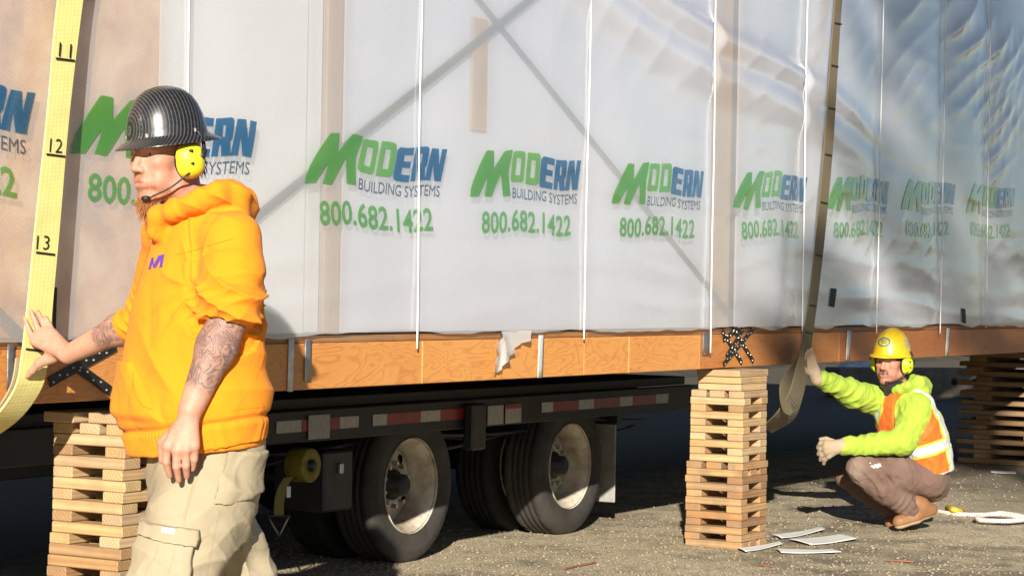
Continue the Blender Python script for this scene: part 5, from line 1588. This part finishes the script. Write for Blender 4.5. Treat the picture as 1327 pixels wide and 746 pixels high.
# boots
def boot(person, ank, F, mat, parent, col, toe_drop=0.0, sc=1.0):
    U = np.array([0, 0, 1.0]); v = Vol(ank - .22, ank + np.array([.22, .22, .16]), .005)
    F = F / np.linalg.norm(F)
    v.cap(ank + U * .10 - F * .01, ank - F * .015 - U * .02, .058 * sc, .056 * sc, .02)
    v.cap(ank - F * .03 - U * .045, ank + F * .10 - U * .045, .042 * sc, .044 * sc, .03)
    v.ell(ank + F * .15 - U * .045, (.055 * sc, .05 * sc, .042 * sc), None, .03)
    V, Q = v.mesh(2)
    return skinmesh('boot', V, Q, mat, parent, np.tile(np.array(col), (len(V), 1)))
for a in (ankL, ankR):
    V0 = boot(p1, a, Fb, M['boot'], p1.o, (.22, .13, .06))
    sole = Vol(a - .22, a + .22, .005)
    sole.cap(a - Fb * .03 - np.array([0, 0, .075]), a + Fb * .15 - np.array([0, 0, .075]), .048, .050, .01)
    sole.plane_cut(a - np.array([0, 0, .068]), (0, 0, 1)); sole.plane_cut(a - np.array([0, 0, .089]), (0, 0, -1))
    V, Q = sole.mesh(1); skinmesh('boot_sole', V, Q, M['black_rubber'], V0)
# ================================================================== the crouching man in lime and orange
p2 = Person('person', 1180, 13.16, 'crouching man in yellow hard hat, lime hoodie and orange safety vest holding the brown sling')
P = p2.P
Y2 = R(62)
Fb, Lb, _u = p2.frame(Y2)
HF2 = p2.frame(R(37), R(2), R(-2))
HC2 = P(1155, 467, -.02)
def H2(f, l, u): return HC2 + HF2[0] * f + HF2[1] * l + HF2[2] * (u if u > 0 else u * 1.06)
def H2inv(V):
    d = V - HC2; return np.stack([d @ HF2[0], d @ HF2[1], d @ HF2[2]], 1)
NB = P(1166, 510, .02)
shL, elL, wrL = P(1190, 529, -.14), P(1168, 573, -.22), P(1094, 578, -.24)
shR, elR, wrR = P(1146, 522, .12), P(1104, 509, -.06), P(1060, 489, -.28)
hip = P(1204, 612, 0)
hpL, knL, anL = P(1203, 620, -.09), P(1117, 607, -.17), P(1188, 660, -.10)
hpR, knR, anR = P(1200, 620, .10), P(1096, 618, .24), P(1172, 668, .20)
lo, hi = bounds([P(1035, 430, -.4), P(1240, 440, .35), P(1070, 690, -.3)], .06); lo[2] = -.02
v = Vol(lo, hi, .0058)
add_head(v, H2, HF2, 1.0)
v.cap(H2(-.03, 0, -.06), NB, .055, .062, .03)
v.cap(NB, P(1178, 540, 0), .06, .10, .04); v.cap(P(1178, 540, 0), hip, .10, .11, .04)
v.cap(NB, shL, .05, .05, .03); v.cap(NB, shR, .05, .05, .03)
v.chain([shL, elL, wrL], [.05, .042, .03], .03); v.chain([shR, elR, wrR], [.05, .042, .03], .03)
v.chain([hpL, knL, anL], [.075, .055, .04], .03); v.chain([hpR, knR, anR], [.075, .05, .04], .03)
V, Q = v.mesh(1)
col, q = head_colors(V, H2inv, (.47, .25, .175), .55)
mu = gauss(q, (.10, 0, -.058), (.02, .03, .010)); m_ = np.clip(mu * 1.3, 0, .9)[:, None]; col = col * (1 - m_) + np.array((.09, .04, .025)) * m_
st = gauss(q, (.06, 0, -.10), (.06, .07, .035)); m_ = np.clip(st * .5, 0, .4)[:, None]; col = col * (1 - m_) + np.array((.20, .10, .07)) * m_
skinmesh('body', V, Q, M['skin'], p2.o, col, {'tat': np.zeros(len(V))})
for s_ in (-1, 1):
    b = bmesh.new(); bmesh.ops.create_uvsphere(b, u_segments=16, v_segments=10, radius=.0125)
    e = obj('eye', bm_mesh('eye', b, M['eye'], True), p2.o, tuple(H2(.0715, s_ * .032, -.002)))
    b = bmesh.new(); bmesh.ops.create_uvsphere(b, u_segments=12, v_segments=8, radius=.0065)
    obj('iris', bm_mesh('iris', b, M['iris'], True), e, tuple(HF2[0] * .0078))
rg = np.random.default_rng(9)
rt_ = [H2(.100 - abs(l) * .35, l, -.056 + rg.uniform(-.004, .004)) for l in rg.uniform(-.030, .030, 500)]
strands('moustache', rt_, [HF2[0] * .4 + np.array([0, 0, -1.0]) + HF2[1] * rg.uniform(-.4, .4) for _ in rt_], .016, .0022, M['hair_dark'], p2.o, 2, .1)
rt_ = [H2(-.05 - .04 * rg.random(), s_ * rg.uniform(.04, .074), -.03 + .05 * rg.random()) for s_ in (-1, 1) for _ in range(250)]
strands('hair', rt_, [np.array([0, 0, -1.0]) - HF2[0] * .2] * 500, .03, .003, M['hair_dark'], p2.o, 6, 0)
# hard hat
hF = p2.frame(R(37), R(3), R(-3))
prof = [(0, .150), (.12, .1495), (.28, .146), (.45, .137), (.62, .121), (.77, .096), (.88, .066), (.95, .034), (.985, .010), (1.0, .0), (1.07, -.006), (1.085, -.009), (1.08, -.013), (1.0, -.010), (.95, .0), (.9, .035), (.75, .085), (.4, .13), (0, .14)]
hat = obj('hard_hat', hat_mesh('hard_hat', prof, .126, .107, M['hat_yellow'], 72, .006, .9), p2.o)
place_frame(hat, H2(-.006, 0, .040), hF)
obj('head_band', hat_mesh('head_band', [(.82, -.03), (.84, -.03), (.84, .03), (.82, .03)], .120, .100, M['black_plastic']), hat)
def oval(cx, cy, rx, ry, n=28, t=0.0): return [(cx + rx * math.cos(a) * math.cos(t) - ry * math.sin(a) * math.sin(t), cy + rx * math.cos(a) * math.sin(t) + ry * math.sin(a) * math.cos(t)) for a in np.linspace(0, 2 * math.pi, n, endpoint=False)]
M['emblem'] = m_simple('emblem_blue', (.03, .16, .20), .4, .1, 20, 0)
M['emblem_light'] = m_simple('emblem_light', (.30, .42, .40), .4, .1, 20, 0)
decal(p2, hat, [oval(1145.7, 443, 8.2, 6.0, 28, -.12), oval(1145.7, 443, 6.2, 4.2, 28, -.12)], M['emblem'], 'emblem', hat, .003, .9)
decal(p2, hat, [[(1141.5, 441), (1149.5, 440.2), (1149.5, 441.3), (1141.5, 442.1)], [(1142, 443.6), (1149.5, 442.8), (1149.5, 443.9), (1142, 444.7)]], M['emblem'], 'emblem_text', hat, .003, .9)
decal(p2, hat, [oval(1175, 444.5, 2.6, 5.6, 24, -.25), oval(1175, 444.5, 1.3, 3.6, 24, -.25)], M['emblem_light'], 'emblem', hat, .003, .9)
muff(p2, H2, HF2, 1, M['lime_muff'], p2.o, 1.0, True); muff(p2, H2, HF2, -1, M['lime_muff'], p2.o, 1.0)
# neck gaiter
v = Vol(*bounds([H2(-.03, 0, -.07), NB], .13), .005)
v.cap(H2(.0, 0, -.112), NB + HF2[0] * .02, .064, .076, .02); v.cap(H2(.035, 0, -.135), NB + HF2[0] * .05, .04, .05, .02)
V, Q = v.mesh(2); N = normals(V, Q); V = V + N * (.004 * folds(V, (.2, .1, 1), 75, 3, .6))[:, None]
skinmesh('neck_gaiter', V, Q, M['black_cloth'], p2.o)

# hoodie
def ring2(cx, py, hw, dd=0.0, ratio=.80):
    c = P(cx, py, dd); w = np.linalg.norm(P(cx + hw, py, dd) - c)
    a = w / math.sqrt(math.cos(Y2)**2 + (ratio * math.sin(Y2))**2)
    return (c[0], c[1], c[2], a, a * ratio)
RG2 = [(1199, 625, 29), (1195, 604, 33), (1188, 582, 37), (1181, 557, 40), (1176, 535, 36), (1172, 519, 28), (1170, 508, 20)]
lo, hi = bounds([P(1040, 470, -.45), P(1245, 480, .4), P(1060, 640, -.4)], .05)
def torso2(off, h=.0062):
    v = Vol(lo, hi, h)
    v.stack([ring2(*r_) for r_ in RG2], Fb, Lb, .02, 2.2)
    v.cap(P(1170, 516, 0), shL, .075, .085, .05); v.cap(P(1166, 516, 0), shR, .07, .08, .05)
    v.f -= off
    return v
v = torso2(0)
v.chain([shL, elL + np.array([0, 0, .005]), wrL], [.088, .078, .050], .03)
v.chain([shR, elR, wrR], [.090, .076, .045], .03)
v.chain([P(1160, 506, -.10), P(1176, 500, -.14), P(1190, 496, -.08), P(1196, 498, .02), P(1184, 494, .10), P(1164, 500, .12)], [.024, .030, .040, .046, .040, .028], .02)
v.ell(P(1196, 506, -.02), (.045, .09, .045), None, .03)
v.cap(NB + np.array([0, 0, .05]) + HF2[0] * .03, H2(.0, 0, -.08), .072, .085, .02, 'cut')
v.plane_cut(P(1196, 611, 0), np.array([.28, 0, -1.0]))
V, Q = v.mesh(2); N = normals(V, Q)
disp = .003 * fbm(V, 10, 41, 3) + crumple(V, 18, 42, .007) + crumple(V, 40, 43, .003)
for a_, b_ in ((shL, elL), (elL, wrL), (shR, elR), (elR, wrR)):
    t_, r_ = seg_t(V, a_, b_); disp += .0045 * (r_ < .11) * folds(V, (b_ - a_) + np.array([.0, .1, .12]), 44, 44, 1.9, .7) * np.exp(-((t_ - .5) / .5)**2)
V = V + N * disp[:, None]
hood2 = skinmesh('hoodie', V, Q, M['lime'], p2.o)
# safety vest
v = torso2(.014)
# arm holes: wide capsules round each upper arm
v.cap(shL + np.array([-.05, -.06, .0]), elL + np.array([.0, -.05, .05]), .118, .118, .006, 'cut')
v.cap(P(1150, 515, -.18), P(1148, 575, -.24), .075, .09, .006, 'cut')
v.cap(shR + np.array([-.03, .05, .03]), elR + np.array([0, .0, 0]), .12, .12, .006, 'cut')
v.cap(NB + np.array([-.02, 0, .02]), P(1160, 480, 0), .105, .12, .006, 'cut')
v.plane_cut(P(1196, 616, 0), np.array([.28, 0, -1.0]))
V, Q = v.mesh(2); N = normals(V, Q)
disp = crumple(V, 18, 42, .007) + crumple(V, 40, 45, .004) + .003 * fbm(V, 10, 41, 3)
px = V[:, 0]; pzv = V[:, 2]
col = np.tile(np.array((.85, .13, .008)), (len(V), 1))
def dist_poly(pts):
    d = np.full(len(V), 9.0)
    for i in range(len(pts) - 1):
        a, b = P(*pts[i]), P(*pts[i+1]); a2, b2 = a[[0, 2]], b[[0, 2]]; ab = b2 - a2
        t = np.clip(((np.stack([px, pzv], 1) - a2) @ ab) / (ab @ ab), 0, 1)
        d = np.minimum(d, np.linalg.norm(np.stack([px, pzv], 1) - a2 - t[:, None] * ab, axis=1))
    return d
def paint(mask, c):
    m = mask[:, None]; col[:] = col * (1 - m) + np.array(c) * m
for pts in ([(1176, 500), (1201, 517), (1215, 544), (1223, 570), (1231, 612)], [(1140, 505), (1137, 525), (1131, 556)]):
    d = dist_poly(pts)
    paint(sstep(-d, -.028, -.024), (.50, .60, .03)); paint(sstep(-d, -.018, -.014), (.50, .50, .48))
d = dist_poly([(1120, 597), (1160, 588), (1190, 581), (1235, 568)])
paint(sstep(-d, -.040, -.036), (.50, .60, .03)); paint(sstep(-d, -.028, -.024), (.52, .52, .50))
edge = (V - P(1196, 616, 0)) @ (np.array([-.28, 0, 1.0]) / math.hypot(.28, 1)); paint(sstep(-edge, -.012, -.008), (.62, .60, .52))
V = V + N * disp[:, None]
skinmesh('safety_vest', V, Q, M['vest'], p2.o, col)
# pale shirt below the vest
v = Vol(*bounds([P(1160, 590, -.3), P(1240, 650, .3)], .05), .006)
v.chain([P(1205, 600, 0), P(1211, 626, .0)], [.115, .082], .03)
V, Q = v.mesh(2); N = normals(V, Q); V = V + N * (.004 * fbm(V, 30, 3))[:, None]
skinmesh('shirt_tail', V, Q, M['patch_white'], p2.o)
# work trousers
lo, hi = bounds([P(1080, 580, -.4), P(1240, 690, .4)], .05); lo[2] = .01
v = Vol(lo, hi, .0058)
v.chain([P(1202, 615, 0), P(1206, 624, 0)], [.125, .115], .04)
v.chain([hpL, P(1165, 613, -.14), knL, P(1146, 632, -.15), P(1176, 655, -.11)], [.110, .104, .086, .082, .074], .025)
v.chain([hpR, P(1150, 618, .18), knR, P(1130, 640, .23), anR], [.105, .095, .058, .070, .07], .025)
V, Q = v.mesh(2); N = normals(V, Q)
disp = .003 * fbm(V, 12, 51, 3) + crumple(V, 20, 52, .007) + crumple(V, 45, 53, .003)
disp += .007 * gauss(V, P(1140, 618, -.2), (.12, .2, .07)) * folds(V, np.array([.8, .1, .6]), 60, 54, .6, .6) * 1.4
disp += .006 * gauss(V, P(1172, 655, -.15), (.08, .2, .06)) * folds(V, anL - knL, 80, 55, .5, .6) * 1.3
V = V + N * disp[:, None]
col = np.tile(np.array((.155, .095, .072)), (len(V), 1))
wear = np.clip(gauss(V, knL + np.array([-.05, -.05, -.01]), (.06, .12, .12)) * .8 + .25 * np.clip(fbm(V, 22, 56), 0, 1), 0, .8)[:, None]
col = col * (1 - wear) + np.array((.30, .22, .17)) * wear
trou2 = skinmesh('trousers', V, Q, M['brown_work'], p2.o, col)
decal(p2, trou2, [[(1128,604),(1130,602),(1132,603.2),(1133.5,601),(1136,601.5),(1138,600),(1142,600.6),(1140.5,602.4),(1143,604),(1139,604.6),(1137,606.4),(1135,605),(1132,606.6),(1131,605)], [(1126,599.5),(1129,598.8),(1128.4,600.4)]], M['patch_white'], 'paint_splash', trou2, .004, 1.2)
# boots: weight on the ball of the foot, heel lifted
def boot2(toe, heel, shaft, top):
    v = Vol(*bounds([toe, heel, shaft, top], .1), .0045)
    mid = toe * .55 + heel * .45
    v.cap(heel + np.array([0, 0, .012]), mid + np.array([0, 0, .01]), .040, .043, .03); v.cap(mid, toe, .043, .043, .03)
    v.cap(shaft, heel * .6 + mid * .4 + np.array([0, 0, .03]), .056, .05, .03); v.cap(top, shaft, .058, .056, .02)
    f = toe - heel; f /= np.linalg.norm(f); up_ = np.array([0, 0, 1.0]) - f * f[2]; up_ /= np.linalg.norm(up_)
    v.plane_cut(toe - up_ * .036, -up_)
    V, Q = v.mesh(2); N = normals(V, Q)
    hgt = (V - toe) @ up_
    V = V + N * (.003 * folds(V, f, 120, 61, .5) * gauss(V, mid + up_ * .03, (.05, .05, .04)) + .002 * fbm(V, 60, 62) - .004 * np.exp(-((hgt + .016) / .004)**2))[:, None]
    col = np.tile(np.array((.27, .13, .055)), (len(V), 1)); k = sstep(-hgt, .014, .018)[:, None]
    col = col * (1 - k) + np.array((.42, .31, .17)) * k
    return skinmesh('boot', V, Q, M['boot'], p2.o, col)
boot2(P(1166, 676, -.14), P(1206, 663, -.06), P(1192, 655, -.09), P(1186, 652, -.10))
boot2(P(1156, 677, .16), P(1196, 662, .22), P(1180, 655, .21), P(1176, 650, .21))
# gloves
def glove(wr, palm, kn, md, tp, th, seed):
    v = Vol(*bounds([wr, palm] + kn + tp + th, .07), .0042)
    d = (palm - wr) / np.linalg.norm(palm - wr)
    v.cap(wr - d * .02, wr + d * .03, .041, .038, .02)
    for i in range(4):
        v.cap(wr + (kn[i] - wr) * .2, kn[i], .027, .019, .015)
        v.cap(kn[i], md[i], .0140, .0132, .006); v.cap(md[i], tp[i], .0132, .0118, .004)
    v.cap(th[0], th[1], .020, .016, .012); v.cap(th[1], th[2], .0150, .0125, .006)
    V, Q = v.mesh(1); N = normals(V, Q); V = V + N * (.0022 * fbm(V, 70, seed))[:, None]
    k = np.clip(.5 + .5 * fbm(V, 30, seed + 1), 0, 1)[:, None]
    return skinmesh('glove', V, Q, M['glove'], p2.o, np.array((.46, .36, .24)) * (1 - k) + np.array((.34, .25, .16)) * k)
w2 = P(1088, 578, -.25)
glove(w2, P(1077, 580, -.25), [P(1071, 573, -.27), P(1070, 579, -.28), P(1071, 585, -.275), P(1074, 590, -.26)], [P(1063.5, 574, -.25), P(1063, 581.5, -.26), P(1065, 589, -.255), P(1069, 595, -.24)],
      [P(1060, 580, -.22), P(1060.5, 588, -.23), P(1063, 595.5, -.225), P(1067.5, 600, -.215)], [P(1080, 573, -.22), P(1071, 568.5, -.21), P(1064, 569, -.20)], 71)
w3 = P(1057, 487, -.29)
glove(w3, P(1050, 474, -.31), [P(1043.5, 474, -.33), P(1045, 468.5, -.345), P(1048, 464, -.345), P(1052, 461, -.335)], [P(1040.5, 469, -.36), P(1041.5, 463, -.37), P(1045, 458.5, -.37), P(1050, 456, -.355)],
      [P(1042.5, 464, -.385), P(1044.5, 458, -.39), P(1047, 454.5, -.385), P(1051, 452.5, -.37)], [P(1050, 482, -.32), P(1043, 480, -.35), P(1040.5, 475, -.375)], 73)
